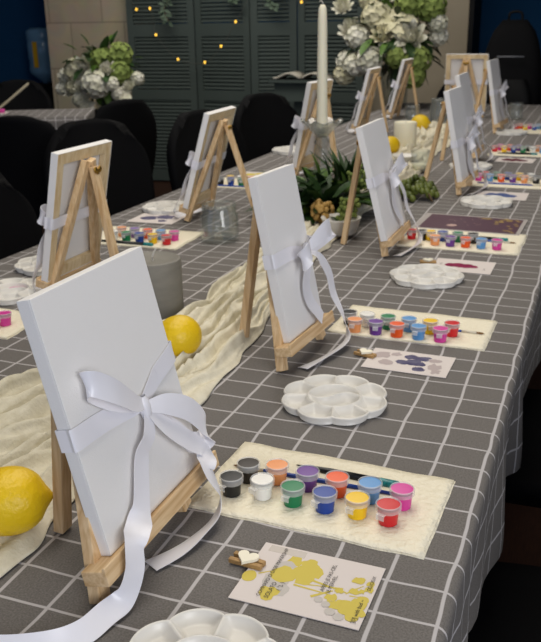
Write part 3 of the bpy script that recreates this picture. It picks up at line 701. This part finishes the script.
# seat 1
towel(-.352, -.036, .000, .190, 1, -.03)
S1F = [('black', -.308, .049), ('white', -.266, .056), ('green', -.222, .053), ('blue', -.178, .053), ('yellow', -.135, .054), ('red', -.094, .052)]
S1B = [('brown', -.300, .090), ('peach', -.261, .099), ('purple', -.216, .096), ('orange', -.174, .095), ('sky', -.129, .095), ('pink', -.086, .094)]
for c, x, y in S1F+S1B: pot(c, x, y, 1, rnd.uniform(-.45, -.05))
brush('black', (-.25, .148), (-.1, .1405), 1); brush('blue', (-.335, .118), (-.105, .118), 1)
# seats 2..6 : (front row, back row)
def seat_row(seat, x0, yF, yB, F, B_, dx=.0435, bx=.018, slope=0):
    for i, c in enumerate(F):
        if c: pot(c, x0+dx*i, yF+slope*i, seat, rnd.uniform(-.3, .3))
    for i, c in enumerate(B_):
        if c: pot(c, x0+bx+dx*i, yB+slope*i, seat, rnd.uniform(-.3, .3))
towel(-.375, -.06, .695, .872, 2, -.02)
seat_row(2, -.322, .711, .750, ['peach', 'purple', 'orange', 'sky', 'pink'], ['white', 'green', 'sky', 'yellow', 'red'], .0435, .016)
pot('black', -.345, .752, 2, 0); brush('blue', (-.07, .775), (-.31, .781), 2)
towel(-.40, -.068, 1.425, 1.66, 3, -.02)
seat_row(3, -.299, 1.462, 1.515, ['peach', 'purple', 'orange', 'sky', 'pink'], ['blue', 'green', 'brown'], .0425, .012)
for c, x in (('red', -.376), ('black', -.345), ('yellow', -.322)): pot(c, x, 1.512, 3, 0)
brush('black', (-.3, 1.575), (-.11, 1.565), 3); brush('blue', (-.085, 1.54), (-.27, 1.548), 3)
towel(-.35, -.03, 2.40, 2.60, 4)
seat_row(4, -.325, 2.51, 2.56, ['pink', 'sky', 'orange', 'purple', 'peach', 'black'], ['red', 'green', 'blue', 'yellow', 'white'], .0435, .02)
brush('blue', (-.07, 2.455), (-.32, 2.455), 4)
towel(-.38, -.04, 3.2, 3.4, 5)
seat_row(5, -.36, 3.31, 3.36, ['red', 'yellow', 'blue', 'green', 'white', 'sky'], ['pink', 'orange', 'purple', 'black', 'peach'], .0435, .02)
brush('black', (-.34, 3.25), (-.16, 3.25), 5)
towel(-.37, -.04, 4.05, 4.28, 6)
seat_row(6, -.35, 4.2, 4.25, ['red', 'yellow', 'blue', 'green', 'black'], ['orange', 'pink', 'sky', 'peach'], .05, .02)
# left row near the grey candle
towel(-1.3, -.985, 1.19, 1.40, 'A', .03)
seat_row('A', -1.205, 1.235, 1.285, ['white', 'green', 'blue', 'yellow', 'red'], ['peach', 'violet', 'orange', 'sky', 'pink'], .044, .0)
brush('black', (-1.25, 1.208), (-1.06, 1.208), 'A')
# left edge set
towel(-1.32, -.985, .44, .6, 'Z', .03)
for c, x, y in (('pink', -1.035, .512), ('orange', -1.06, .47), ('red', -1.085, .515), ('yellow', -1.105, .47)): pot(c, x, y, 'Z', 0)
# behind the glass-jar easel
towel(-1.4+.02, -1.1, 2.1, 2.3, 'B', 0)
seat_row('B', -1.27, 2.15, 2.2, ['black', 'blue', 'green', 'sky'], ['yellow', 'white', 'peach'], .044, .02)
brush('blue', (-1.34, 2.12), (-1.14, 2.12), 'B')

# flower palettes
def palette_mesh():
    b = MB(); NA, NR = 144, 44; R0 = .091
    def outline(a): return R0*(.90+.10*abs(math.sin(4*a))**.75)
    def h(r, a, Rr):
        rim = .0160
        # radial ribs
        f = r/Rr
        if f > .965: return rim*max(0, 1-((f-.965)/.035)**2*.25)
        s = abs(((a/(2*PI)*8) % 1)-.5)*2          # 0 mid petal .. 1 at ribs
        s = 1-abs(((a/(2*PI)*8) % 1)-.5)*2        # 0 at rib, 1 centre of petal
        dist_rib = s*PI/8*r                        # distance to rib
        if r < .0435:
            # two wells parted by an S
            x, y = r*math.cos(a), r*math.sin(a)
            sx = .0115*math.sin(x/.042*PI)
            d = abs(y-sx)*.8
            dr = .042-r
            e = min(max(d-.0011, 0), max(dr, 0))
        elif r < .0455: e = 0
        else:
            e = min(max(dist_rib-.0012, 0), r-.0455, Rr*.965-r)
        return rim-.0140*min(1, (e/.010))**.6
    vs = []
    for j in range(NR+1):
        for i in range(NA):
            a = 2*PI*i/NA; Rr = outline(a); r = Rr*j/NR
            if j > NR-1: vs.append((Rr*math.cos(a)*1.0, Rr*math.sin(a), .012)); continue
            vs.append((r*math.cos(a), r*math.sin(a), max(.0016, h(r, a, Rr))))
    for i in range(NA):
        a = 2*PI*i/NA; Rr = outline(a)*.93; vs.append((Rr*math.cos(a), Rr*math.sin(a), 0))
    fs = []
    for j in range(NR+1):
        for i in range(NA): k = (i+1) % NA; fs.append((j*NA+i, j*NA+k, (j+1)*NA+k, (j+1)*NA+i))
    fs.append(tuple((NR+1)*NA+i for i in range(NA-1, -1, -1)))
    b.add(vs, fs); return b
pal = palette_mesh().build('paint_palette', M['plastic_white'], loc=(-.262, .372, .001), rz=.25)
tag(pal, 'white flower shaped paint palette in front of the second canvas, whole in view', 'palette', 'flower shaped palettes')
def pal_copy(x, y, rz, label, sc_=1.0):
    o = pal.copy(); col.objects.link(o); o.location = (x*K, y*K, (.001+TOP)*K); o.rotation_euler = (0, 0, rz); o['label'] = label; o.scale = (sc_,)*3; return o
pal_copy(-.203, -.268, .1, 'white flower shaped paint palette cut by the bottom picture edge', .94)
pal_copy(-.257, 1.128, .5, 'white flower shaped paint palette below the magenta printed card')
pal_copy(-.238, 2.075, .1, 'white flower shaped paint palette below the blue printed card, above the plum print')
pal_copy(-.40, 2.82, .6, 'white flower shaped paint palette beside the fourth canvas, behind its paint pots')
pal_copy(-.36, 4.02, .3, 'white flower shaped paint palette in front of the last canvas on the right')
pp = pal_copy(-1.165, .70, .2, 'white flower shaped paint palette holding magenta paint at the left edge')
b = MB(); b.lathe([(.0001, .0058), (.012, .0056), (.0165, .0052), (.017, .0046)], 16, 0, Matrix.Translation((.004, .024, .003)) @ Matrix.Diagonal((1.2, .8, 1, 1)), False, False)
mp_ = b.build('paint', M['p_pink'], pp); mp_['label'] = 'magenta paint in the palette well'
pal_copy(-1.215, .93, .4, 'white flower shaped paint palette just left of the nearest canvas back')
pal_copy(-1.25, 1.67, .2, 'white flower shaped paint palette left of the easel by the glass jar')
pal_copy(-1.29, 3.05, .2, 'white flower shaped paint palette left of the easel behind the taper candle', 1.15)

# ------------------------------------------------------------------ printed cards
def blob(b, cx, cy, r, n=14, mi=1, sq=(1, 1), wob=.15, seed=0, z=.0011):
    z += len(b.f)*1.2e-6
    vs = [(cx, cy, z)]
    for i in range(n):
        a = 2*PI*i/n; k = r*(1+wob*noise.noise((math.cos(a)*2+seed, math.sin(a)*2, seed*1.7))); vs.append((cx+k*sq[0]*math.cos(a), cy+k*sq[1]*math.sin(a), z))
    b.add(vs, [(0, 1+i, 1+(i+1) % n) for i in range(n)], mi)
def ribb(b, p, q, w, mi=1, z=.00105):
    z += len(b.f)*1.2e-6
    p, q = Vector((*p, z)), Vector((*q, z)); d = (q-p).normalized(); s = Vector((-d.y, d.x, 0))*w/2; b.add([p-s, p+s, q+s*.5, q-s*.5], [(0, 3, 2, 1)], mi)
def text_into(b, s, x, y, size, mi=2, z=.0022):
    cu = bpy.data.curves.new('t', 'FONT'); cu.body = s; cu.size = size; o = bpy.data.objects.new('t', cu); col.objects.link(o)
    me = o.to_mesh(); X = Matrix.Translation((x, y, z)) @ Matrix.Rotation(PI/2, 4, 'Z')
    b.add([v.co.copy() for v in me.vertices], [tuple(p.vertices) for p in me.polygons], mi, X)
    o.to_mesh_clear(); bpy.data.objects.remove(o); bpy.data.curves.remove(cu)
def card(cx, cy, w, d, rz, label, deco, mats):
    b = MB(); b.box((-w/2, -d/2, 0), (w/2, d/2, .001)); deco(b)
    o = b.build('printed_card', mats, loc=(cx, cy, .0012), rz=rz, smooth=False); return tag(o, label, 'card', 'printed cards on the table')
def deco1(b):
    O = lambda x, y: (x+.150, y+.0955)
    for x, y, r in ((-.178, -.063, .011), (-.160, -.064, .013), (-.150, -.075, .012), (-.156, -.091, .013), (-.176, -.09, .012), (-.165, -.080, .014)): blob(b, *O(x, y), r*.88, seed=x*90, wob=.5)
    for x, y, r in ((-.188, -.105, .016), (-.185, -.078, .013), (-.178, -.118, .013)): blob(b, *O(x, y), r, mi=3, seed=y*70, wob=.3, z=.00104)
    blob(b, *O(-.183, -.092), .014, seed=5, wob=.4); blob(b, *O(-.218, -.1075), .0105, sq=(.8, 1), seed=2); blob(b, *O(-.187, -.128), .012, seed=8, wob=.4, z=.00106)
    for p, q, w in (((-.15, -.09), (-.105, -.098), .0035), ((-.165, -.105), (-.118, -.108), .003), ((-.152, -.1), (-.11, -.092), .002), ((-.14, -.118), (-.12, -.1), .004), ((-.105, -.1), (-.09, -.08), .002), ((-.1, -.102), (-.084, -.1), .002), ((-.21, -.1), (-.19, -.085), .002)): ribb(b, O(*p), O(*q), w)
    for x, y, r in ((-.118, -.112, .0085), (-.104, -.117, .0085), (-.111, -.122, .009), (-.097, -.093, .007), (-.098, -.073, .0075), (-.101, -.075, .005), (-.094, -.07, .005), (-.082, -.084, .0065), (-.083, -.074, .006), (-.089, -.09, .005), (-.113, -.097, .006)): blob(b, *O(x, y), r*.8, seed=x*50, wob=.6)
    for x, y, r in ((-.089, -.127, .013), (-.081, -.114, .013), (-.0785, -.106, .009), (-.076, -.128, .0075), (-.082, -.136, .009), (-.093, -.118, .008)): blob(b, *O(x-.0055, y+.001), min(r, .0125)*.85, seed=y*40, wob=.35)
    for x, y, r in ((-.112, -.135, .006), (-.101, -.14, .006), (-.12, -.125, .005), (-.13, -.12, .005)): blob(b, *O(x, y), r, mi=3, z=.00102)
    x0, y0 = O(-.216, -.0545); b.box((x0, y0, .001), (x0+.046, y0+.012, .0012), 4)
    text_into(b, 'COMMAPO O ORSE MAKERSHIP', *O(-.193, -.1385), .0066)
    text_into(b, 'SOLATO', *O(-.183, -.1385), .0075); text_into(b, '( °L )', *O(-.175, -.122), .0075)
    text_into(b, 'APRES JE PAS-CES,', *O(-.129, -.106), .0065); text_into(b, 'LE MERVEIL.', *O(-.122, -.107), .0065)
    text_into(b, 'DELICIEUX', *O(-.0805, -.087), .0056); text_into(b, '[©] with bud ~', *O(-.082, -.1445), .0066)
card(-.150, -.0955, .150, .112, -.015, 'white card with yellow flower print and small black writing, nearest the camera', deco1, [M['card_white'], M['card_yellow'], M['ink'], M['card_grey'], M['tape']])
def deco2(b):
    for x, y, r in ((-.0, .025, .014), (.02, .022, .013), (.008, .0, .017), (-.012, -.005, .013), (.02, -.004, .012), (.024, -.028, .012), (.03, .03, .006)): blob(b, x, y, r, seed=x*80, wob=.35, sq=(1, .85))
    for x, y, r in ((-.055, .02, .016), (-.04, -.015, .013), (.05, -.01, .014), (.055, -.03, .010), (-.03, .03, .009), (.045, .02, .01)): blob(b, x, y, r, mi=2, seed=x*60, wob=.6)
card(-.183, .587, .156, .100, -.02, 'pale card with dark violet flower print in front of the second canvas', deco2, [M['card_white'], M['violet_ink'], M['smear_grey']])
def deco3(b):
    for x, y, r in ((-.03, .0, .015), (-.012, .002, .018), (.008, 0, .017), (.026, -.002, .011)): blob(b, x, y, r, seed=x*80, wob=.3, sq=(1.1, 1.15))
    text_into(b, 'mer', .058, -.03, .009); text_into(b, 'oui', -.055, -.005, .01)
card(-.19, 1.272, .152, .115, -.01, 'white card with magenta flower print in front of the third canvas', deco3, [M['card_white'], M['magenta_ink'], M['ink']])
def deco4(b):
    for x, y, r in ((-.03, 0, .028), (.0, .005, .034), (.03, -.005, .022)): blob(b, x, y, r, seed=x*80, wob=.4, sq=(1, 1.2))
card(-.205, 2.24, .18, .14, 0, 'pale card with blue print in front of the fourth canvas', deco4, [M['card_white'], M['blue_ink']])
card(-.24, 3.075, .165, .12, -.05, 'pale card with dark red print behind the fourth set of paint pots', deco4, [M['card_white'], M['maroon_ink']])
def deco5(b):
    for x, y, r in ((-.03, 0, .028), (.02, .02, .03), (.03, -.03, .015)): blob(b, x, y, r, seed=x*80+3, wob=.5, sq=(1, 1))
card(-1.22, 1.535, .16, .13, .05, 'pale card with blue grey print left of the easel by the glass jar', deco5, [M['card_white'], M['violet_ink']])
card(-1.22, 2.40, .13, .12, .0, 'pale card with yellow print behind the easel by the glass jar', deco5, [M['card_white'], M['card_yellow']])

# plum print board under the third towel
b = MB(); b.box((-.16, -.11, 0), (.16, .11, .002))
b.add([(-.142, -.098, .0022), (.148, -.098, .0022), (.148, .098, .0022), (-.142, .098, .0022)], [(0, 1, 2, 3)], 1)
r5 = random.Random(5)
for k in range(60):
    x = r5.uniform(.0, .14); y = r5.uniform(-.09, .09)
    if y > .1-(x)*1.5: blob(b, x, y, .0065, n=6, mi=2, sq=(1.2, .8), seed=k, z=.0025)
blob(b, -.05, -.045, .016, mi=3, sq=(1, 1), z=.0026, wob=.05)
for k in range(14): blob(b, -.02+.05*math.sin(k*.7), .09-.009*k, .003, n=5, mi=3, z=.0025)
o = b.build('art_print', [M['plum_board'], M['plum'], M['gold_ink'], M['pink_spot']], loc=(-.243, 1.757, .0012), rz=-.03, smooth=False)
tag(o, 'dark plum print with gold pattern on grey board beyond the third paper towel', 'print')

# clothespins with hearts
def clothespin(x, y, rz, label, z=.0035):
    t = thing('clothespin', label, 'clothespin', (x, y, z), rz, 'heart clothespins on the cards')
    for s in (-1, 1):
        b = MB(); b.bar((-.021, .0052*s+.001*s, .002), (.021, .0038*s, .002), .0062, .006, (0, 1, 0)); b.build('jaw', M['clip_wood'], t, smooth=False, bevel=.0008)
    b = MB(); b.tube([(.002, -.006, .003), (.002, .006, .003)], .0032, 8); b.build('spring', M['ferrule'], t)
    b = MB(); n = 28; vs = []
    for zz in (.0055, .009):
        for i in range(n):
            a = 2*PI*i/n; hx = 16*math.sin(a)**3; hy = 13*math.cos(a)-5*math.cos(2*a)-2*math.cos(3*a)-math.cos(4*a); vs.append((hx*.00082, hy*.00082, zz))
    b.add(vs, [tuple(range(n-1, -1, -1)), tuple(range(n, 2*n))]+[(i, (i+1) % n, n+(i+1) % n, n+i) for i in range(n)]); b.build('heart', M['heart'], t, smooth=False)
    return t
cp = clothespin(-.229, -.086, -.12, 'wooden clothespin with cream heart clipped to the yellow printed card')
copy_thing(cp, (-.268, .592, .0035), -.3, 'wooden clothespin with cream heart clipped to the violet printed card')
copy_thing(cp, (-.281, 1.272, .0035), .3, 'wooden clothespin with cream heart clipped to the magenta printed card')

# ------------------------------------------------------------------ lemons
def lemon_mesh(Lh, r):
    b = MB(); prof = []
    for k in range(17):
        t_ = k/16*2-1; rr = r*max(0, 1-abs(t_)**2.3)**.62; zz = t_*Lh
        if abs(t_) > .85: zz *= 1+(abs(t_)-.85)*.5; rr = max(rr*.8, .004 if k not in (0, 16) else .0015)
        prof.append((max(rr, .0012), zz))
    b.lathe(prof, 24); return b
def lemon(x, y, z, r, Lh, rz, label, tilt=PI/2):
    t = thing('lemon', label, 'lemon', (x, y, z), 0, 'lemons on the runner')
    X = Matrix.Rotation(rz, 4, 'Z') @ Matrix.Rotation(tilt, 4, 'Y')
    s = lemon_mesh(Lh, r); b = MB(); b.add(s.v, s.f, 0, X); b.build('peel', M['lemon'], t)
    b = MB(); b.lathe([(.004, Lh*1.06), (.005, Lh*1.09), (.003, Lh*1.11)], 8, 0, X); b.build('stem_end', M['lemon_tip'], t)
lemon(-.522, -.137, .056, .042, .050, .6, 'lemon at the left edge in front of the nearest easel')
lemon(-.583, .44, .057, .040, .046, 1.2, 'lemon right of the grey candle behind the nearest canvas')
lemon(-.85, 3.95, .055, .046, .054, .2, 'lemon behind the white pillar candle')
lemon(-.80, 3.02, .055, .042, .05, 1.0, 'lemon in front of the white pillar candle, partly hidden by the third canvas')

# ------------------------------------------------------------------ candles
t = thing('pillar_candle', 'wide grey pillar candle with white wick behind the nearest canvas', 'candle', (-.775, .70, 0))
b = MB(); prof = [(.060, 0), (.062, .003), (.062, .116), (.060, .122), (.056, .124), (.05, .121), (.02, .118), (.006, .118)]; b.lathe(prof, 40); b.build('wax', M['grey_wax'], t, wn=True)
b = MB(); b.tube(spline([(0, 0, .115), (.001, .0, .130), (.008, .003, .145)], 4), .002, 6); b.build('wick', M['wick'], t)
t = thing('pillar_candle', 'ivory pillar candle between two lemons in the middle of the table', 'candle', (-.775, 3.22, .012), 0)
b = MB(); b.lathe([(.052, 0), (.054, .003), (.054, .125), (.051, .13), (.02, .124), (.004, .123)], 32); b.build('wax', M['white_wax'], t, wn=True)
b = MB(); b.tube([(0, 0, .12), (.002, 0, .142)], .002, 6); b.build('wick', M['wick'], t)
# taper in a glass candlestick
t = thing('candlestick', 'clear glass candlestick with fluted bowl holding the tall taper candle', 'candlestick', (-.86, 2.17, 0))
b = MB(); b.lathe([(.048, 0), (.05, .006), (.046, .02), (.034, .03), (.031, .06), (.031, .135), (.026, .15), (.022, .165), (.03, .178), (.024, .19), (.02, .2)], 28); b.build('stem', M['smoke'], t)
b = MB()
def bowl(i, j):
    a = 2*PI*i/64; pr = [(.018, .195), (.03, .21), (.05, .228), (.066, .246), (.078, .256), (.074, .257), (.05, .236), (.026, .214), (.016, .21)][j]
    k = 1+.05*math.cos(8*a)*(pr[0]/.078); return (pr[0]*k*math.cos(a), pr[0]*k*math.sin(a), pr[1]+.006*math.cos(8*a)*(pr[0]/.078)**2)
b.grid(64, 9, bowl, closeu=True); b.build('bowl', M['smoke'], t)
b = MB(); b.lathe([(.025, .2), (.026, .235), (.0225, .235), (.022, .21)], 20); b.build('socket', M['smoke'], t)
t = thing('taper_candle', 'tall ivory taper candle standing in the glass candlestick', 'candle', (-.86, 2.17, .205))
b = MB(); b.lathe([(.021, 0), (.021, .02), (.0165, .4), (.014, .44), (.008, .452)], 20); b.build('wax', M['white_wax'], t)
b = MB(); b.tube(spline([(0, 0, .44), (.0, 0, .458), (-.006, 0, .466), (-.012, 0, .462)], 4), .0018, 6); b.build('wick', M['black_wick'], t)

# ------------------------------------------------------------------ glassware
def glass_jar(x, y, r, h, label, m='glass', name='glass_jar', cat='jar', water=0, z=0):
    t = thing(name, label, cat, (x, y, z))
    b = MB(); w = .004
    b.lathe([(r*.9, 0), (r, .006), (r, h*.72), (r*.9, h*.8), (r*.88, h), (r*.88-w, h), (r*.9-w, h*.8), (r-w, h*.72), (r-w, .012), (.002, .012)], 32); b.build('body', M[m], t, wn=True)
    b = MB()
    for i in range(24): a = 2*PI*i/24
    n = 32; b.tube([(r*.885*math.cos(2*PI*i/n), r*.885*math.sin(2*PI*i/n), h) for i in range(n+1)], .0035, 6); b.build('rim', M[m], t)
    return t
glass_jar(-.905, 1.335, .056, .108, 'empty clear glass jar in front of the second easel seen from behind')
glass_jar(-1.0, 4.45, .05, .1, 'clear glass between the easel legs under the large bouquet')
glass_jar(-.80, 4.25, .055, .16, 'smoky glass jar behind the runner near the far canvas', 'smoke')
glass_jar(-.41, 4.75, .045, .1, 'clear glass behind the last canvas on the right')
# goblet / tea-light glass and white dish
t = thing('glass_cup', 'clear glass cup with yellow wax standing left of the fourth easel', 'cup', (-.585, 2.66, .0))
b = MB(); b.lathe([(.03, 0), (.034, .004), (.036, .03), (.042, .09), (.04, .09), (.033, .03), (.002, .008)], 28); b.build('body', M['glass'], t, wn=True)
b = MB(); b.lathe([(.031, .01), (.033, .035), (.002, .036)], 24); b.build('wax', M['white_wax'], t)
t = thing('dish', 'small white dish on the runner below the ivory candle', 'dish', (-.67, 2.74, .022))
b = MB(); b.lathe([(.03, 0), (.034, .004), (.052, .03), (.055, .034), (.05, .034), (.032, .008), (.002, .006)], 28); b.build('bowl', M['plastic_white'], t)
b = MB(); b.lathe([(.054, .006), (.062, .008), (.062, .010), (.05, .009)], 28); b.build('saucer', M['plastic_white'], t)

# ------------------------------------------------------------------ centre greenery
gr = thing('greenery_centrepiece', 'low centrepiece of dark green leaves, moss balls and golden buds between easels', 'centrepiece', (-.70, 1.72, .012))
b = MB(); b.lathe([(.04, 0), (.045, .004), (.058, .045), (.06, .048), (.055, .048), (.042, .01), (.002, .01)], 28, 0, Matrix.Translation((.12, -.24, 0))); b.build('bowl', M['plastic_white'], gr)
q = random.Random(21)
for part, m, cs, n, Lr, Wr in (('foliage', 'leaf_dark', [(0, .02, .03), (-.08, .1, .03), (.06, .12, .04), (-.1, -.02, .02), (.02, -.1, .03), (-.06, -.12, .02)], 190, (.07, .14), (.03, .05)), ('light_foliage', 'leaf_mid', [(.05, .0, .04), (-.04, .05, .05)], 50, (.06, .11), (.022, .04))):
    b = MB()
    for k in range(n):
        c = Vector(q.choice(cs)); d = Vector((q.gauss(0, 1), q.gauss(0, 1), abs(q.gauss(.5, .6)))).normalized()
        p0 = c+d*.03; e = p0+d*Lr[1]
        b.leaf(p0, d, (0, 0, 1) if abs(d.z) < .9 else (1, 0, 0), q.uniform(*Lr), q.uniform(*Wr), 0, .25)
    for v in b.v: v.z = max(v.z, .003)
    b.build(part, M[m], gr)
b = MB()   # spiky fern fan at the back
for k in range(60):
    a = q.uniform(0, 2*PI); el = q.uniform(.3, 1.3); d = Vector((math.cos(a)*math.cos(el), math.sin(a)*math.cos(el), math.sin(el)))
    b.leaf(Vector((.02, .16, .05)), d, (0, 0, 1), q.uniform(.12, .2), .018, 0, .2)
b.build('fern', M['leaf_dark'], gr)
for x, y, z, r in ((-.14, .0, .045, .048), (-.05, -.13, .04, .042), (-.02, .12, .05, .045)):
    b = MB(); b.ball((x, y, z), r, 18); b.build('moss_ball', M['moss'], gr)
b = MB()
for k in range(60):
    d = Vector((q.gauss(0, 1), q.gauss(0, 1), q.gauss(0, 1))).normalized(); b.ball(Vector((.05, -.2, .055))+d*.03, .0085, 7)
b.build('bud_cluster', M['gold_bud'], gr)
for (cx, cy, cz) in ((.13, -.2, .065), (.11, .0, .12)):
    b = MB()
    for k in range(46):
        d = Vector((q.gauss(0, 1), q.gauss(0, 1), q.gauss(0, .8))).normalized(); p0 = Vector((cx, cy, cz))+d*q.uniform(.02, .042); b.ball(p0, .0075, 6); b.tube([(cx, cy, cz-.03), p0], .0012, 3)
    b.build('lime_flower', M['lime_flower'], gr)
# green berries
gp = thing('berry_bunch', 'heap of small green berries on a twig between the third and fourth right easels', 'berries', (-.49, 2.12, .0))
for k in range(95):
    a = q.uniform(0, 2*PI); rr = q.uniform(0, 1)**.5; hh = (1-rr**2)*.066*q.uniform(.3, 1)
    b = MB(); b.ball((rr*.075*math.cos(a), rr*.1*math.sin(a), .012+hh), .0125, 9); b.build('berry', M['berry'], gp)
b = MB(); b.tube(spline([(-.08, .03, .01), (0, 0, .05), (.05, -.05, .03), (.075, -.09, .01)], 5), .004, 6); b.build('twig', M['twig'], gp)

# ------------------------------------------------------------------ far left table setting and water cooler
t = thing('paint_tray', 'tray of dull red and pink paint pots on the second checked table', 'tray', (-4.15, 4.25, .002), math.radians(27))
b = MB(); b.box((-.22, -.07, 0), (.2, .07, .006)); b.build('tray', M['card_white'], t, smooth=False)
b = MB()
for i in range(8): b.lathe([(.02, .006), (.022, .03), (.02, .034)], 12, i % 3, Matrix.Translation((-.18+.05*i, .02*(-1)**i, 0)))
b.build('pots', [M['red_pot'], M['p_pink'], M['p_peach']], t)
t = thing('paper_strip', 'narrow cream strip leaning on the chair behind the second table', 'strip', (-4.1, 4.55, 0))
b = MB(); b.bar((-.12, 0, .002), (.1, .12, .19), .035, .008, (1, -.6, 0)); b.build('strip', M['cream_strip'], t, smooth=False)
wc = thing('water_cooler', 'water cooler with blue bottle and yellow tag in front of the dark blue wall', 'water cooler', (-6.45, 8.35, -.98))
b = MB(); b.box((-.17, -.17, 0), (.17, .17, .90)); b.build('cabinet', M['black_plastic'], wc, smooth=False, bevel=.02)
b = MB(); b.lathe([(r0, z0-.22) for r0, z0 in ((.05, 1.12), (.08, 1.16), (.19, 1.24), (.2, 1.28), (.19, 1.4), (.2, 1.42), (.2, 1.6), (.19, 1.62), (.2, 1.64), (.2, 1.74), (.15, 1.78))], 28); b.build('bottle', M['water'], wc)
b = MB(); b.box((-.01, -.216, 1.10), (.05, -.206, 1.40)); b.build('tag', M['yellow_tag'], wc, smooth=False)

# ------------------------------------------------------------------ light
def area(name, loc, size, power, colr, target=None, sy=None):
    l = bpy.data.lights.new(name, 'AREA'); l.size = size*K; l.energy = power; l.color = colr
    if sy: l.shape = 'RECTANGLE'; l.size_y = sy*K
    o = bpy.data.objects.new(name, l); col.objects.link(o); o.location = (loc[0]*K, loc[1]*K, (loc[2]+TOP)*K)
    d = Vector(target)-Vector(loc) if target else Vector((0, 0, -1)); o.rotation_euler = d.to_track_quat('-Z', 'Y').to_euler(); return o
area('window_light', (2.6, -2.4, 1.5), 1.8, 46, (.985, .985, 1.0), (-.5, .6, .1), 1.6)
area('unseen_overhead_light', (-.6, .6, 2.6), 1.6, 31, (1.0, .93, .82), None, 2.6)
area('unseen_overhead_light', (-1.4, 3.6, 2.6), 1.6, 30, (1.0, .94, .85), None, 2.6)
area('unseen_overhead_light', (-3.2, 5.2, 2.6), 2.2, 45, (1.0, .95, .88), (-3.2, 6.6, .2), 1.6)  # unseen fill lamp, added to brighten the screen and background
w = bpy.data.worlds.new('world'); sc.world = w; w.use_nodes = True
w.node_tree.nodes['Background'].inputs[0].default_value = (.5, .65, 1, 1); w.node_tree.nodes['Background'].inputs[1].default_value = .5

# ------------------------------------------------------------------ camera
cam = bpy.data.cameras.new('camera'); co = bpy.data.objects.new('camera', cam); col.objects.link(co)
yaw, pitch, roll = math.radians(-21.35608), math.radians(-19.57756), math.radians(-.94)
f = Vector((math.sin(yaw)*math.cos(pitch), math.cos(yaw)*math.cos(pitch), math.sin(pitch))); r_ = Vector((math.cos(yaw), -math.sin(yaw), 0)); u_ = r_.cross(f)
r2 = r_*math.cos(roll)+u_*math.sin(roll); u2 = -r_*math.sin(roll)+u_*math.cos(roll)
co.matrix_world = Matrix((( r2.x, u2.x, -f.x, .10523*K), (r2.y, u2.y, -f.y, -.85391*K), (r2.z, u2.z, -f.z, (.6023+TOP)*K), (0, 0, 0, 1)))
cam.sensor_fit = 'VERTICAL'; cam.sensor_height = 24; cam.lens = 840.69*24/642; cam.clip_start = .02
cam.dof.use_dof = True; cam.dof.focus_distance = 1.0*K; cam.dof.aperture_fstop = 13
sc.camera = co
sc.view_settings.view_transform = 'Standard'; sc.view_settings.look = 'None'; sc.view_settings.gamma = 1; sc.view_settings.exposure = 0
sc.cycles.max_bounces = 8; sc.cycles.transparent_max_bounces = 16
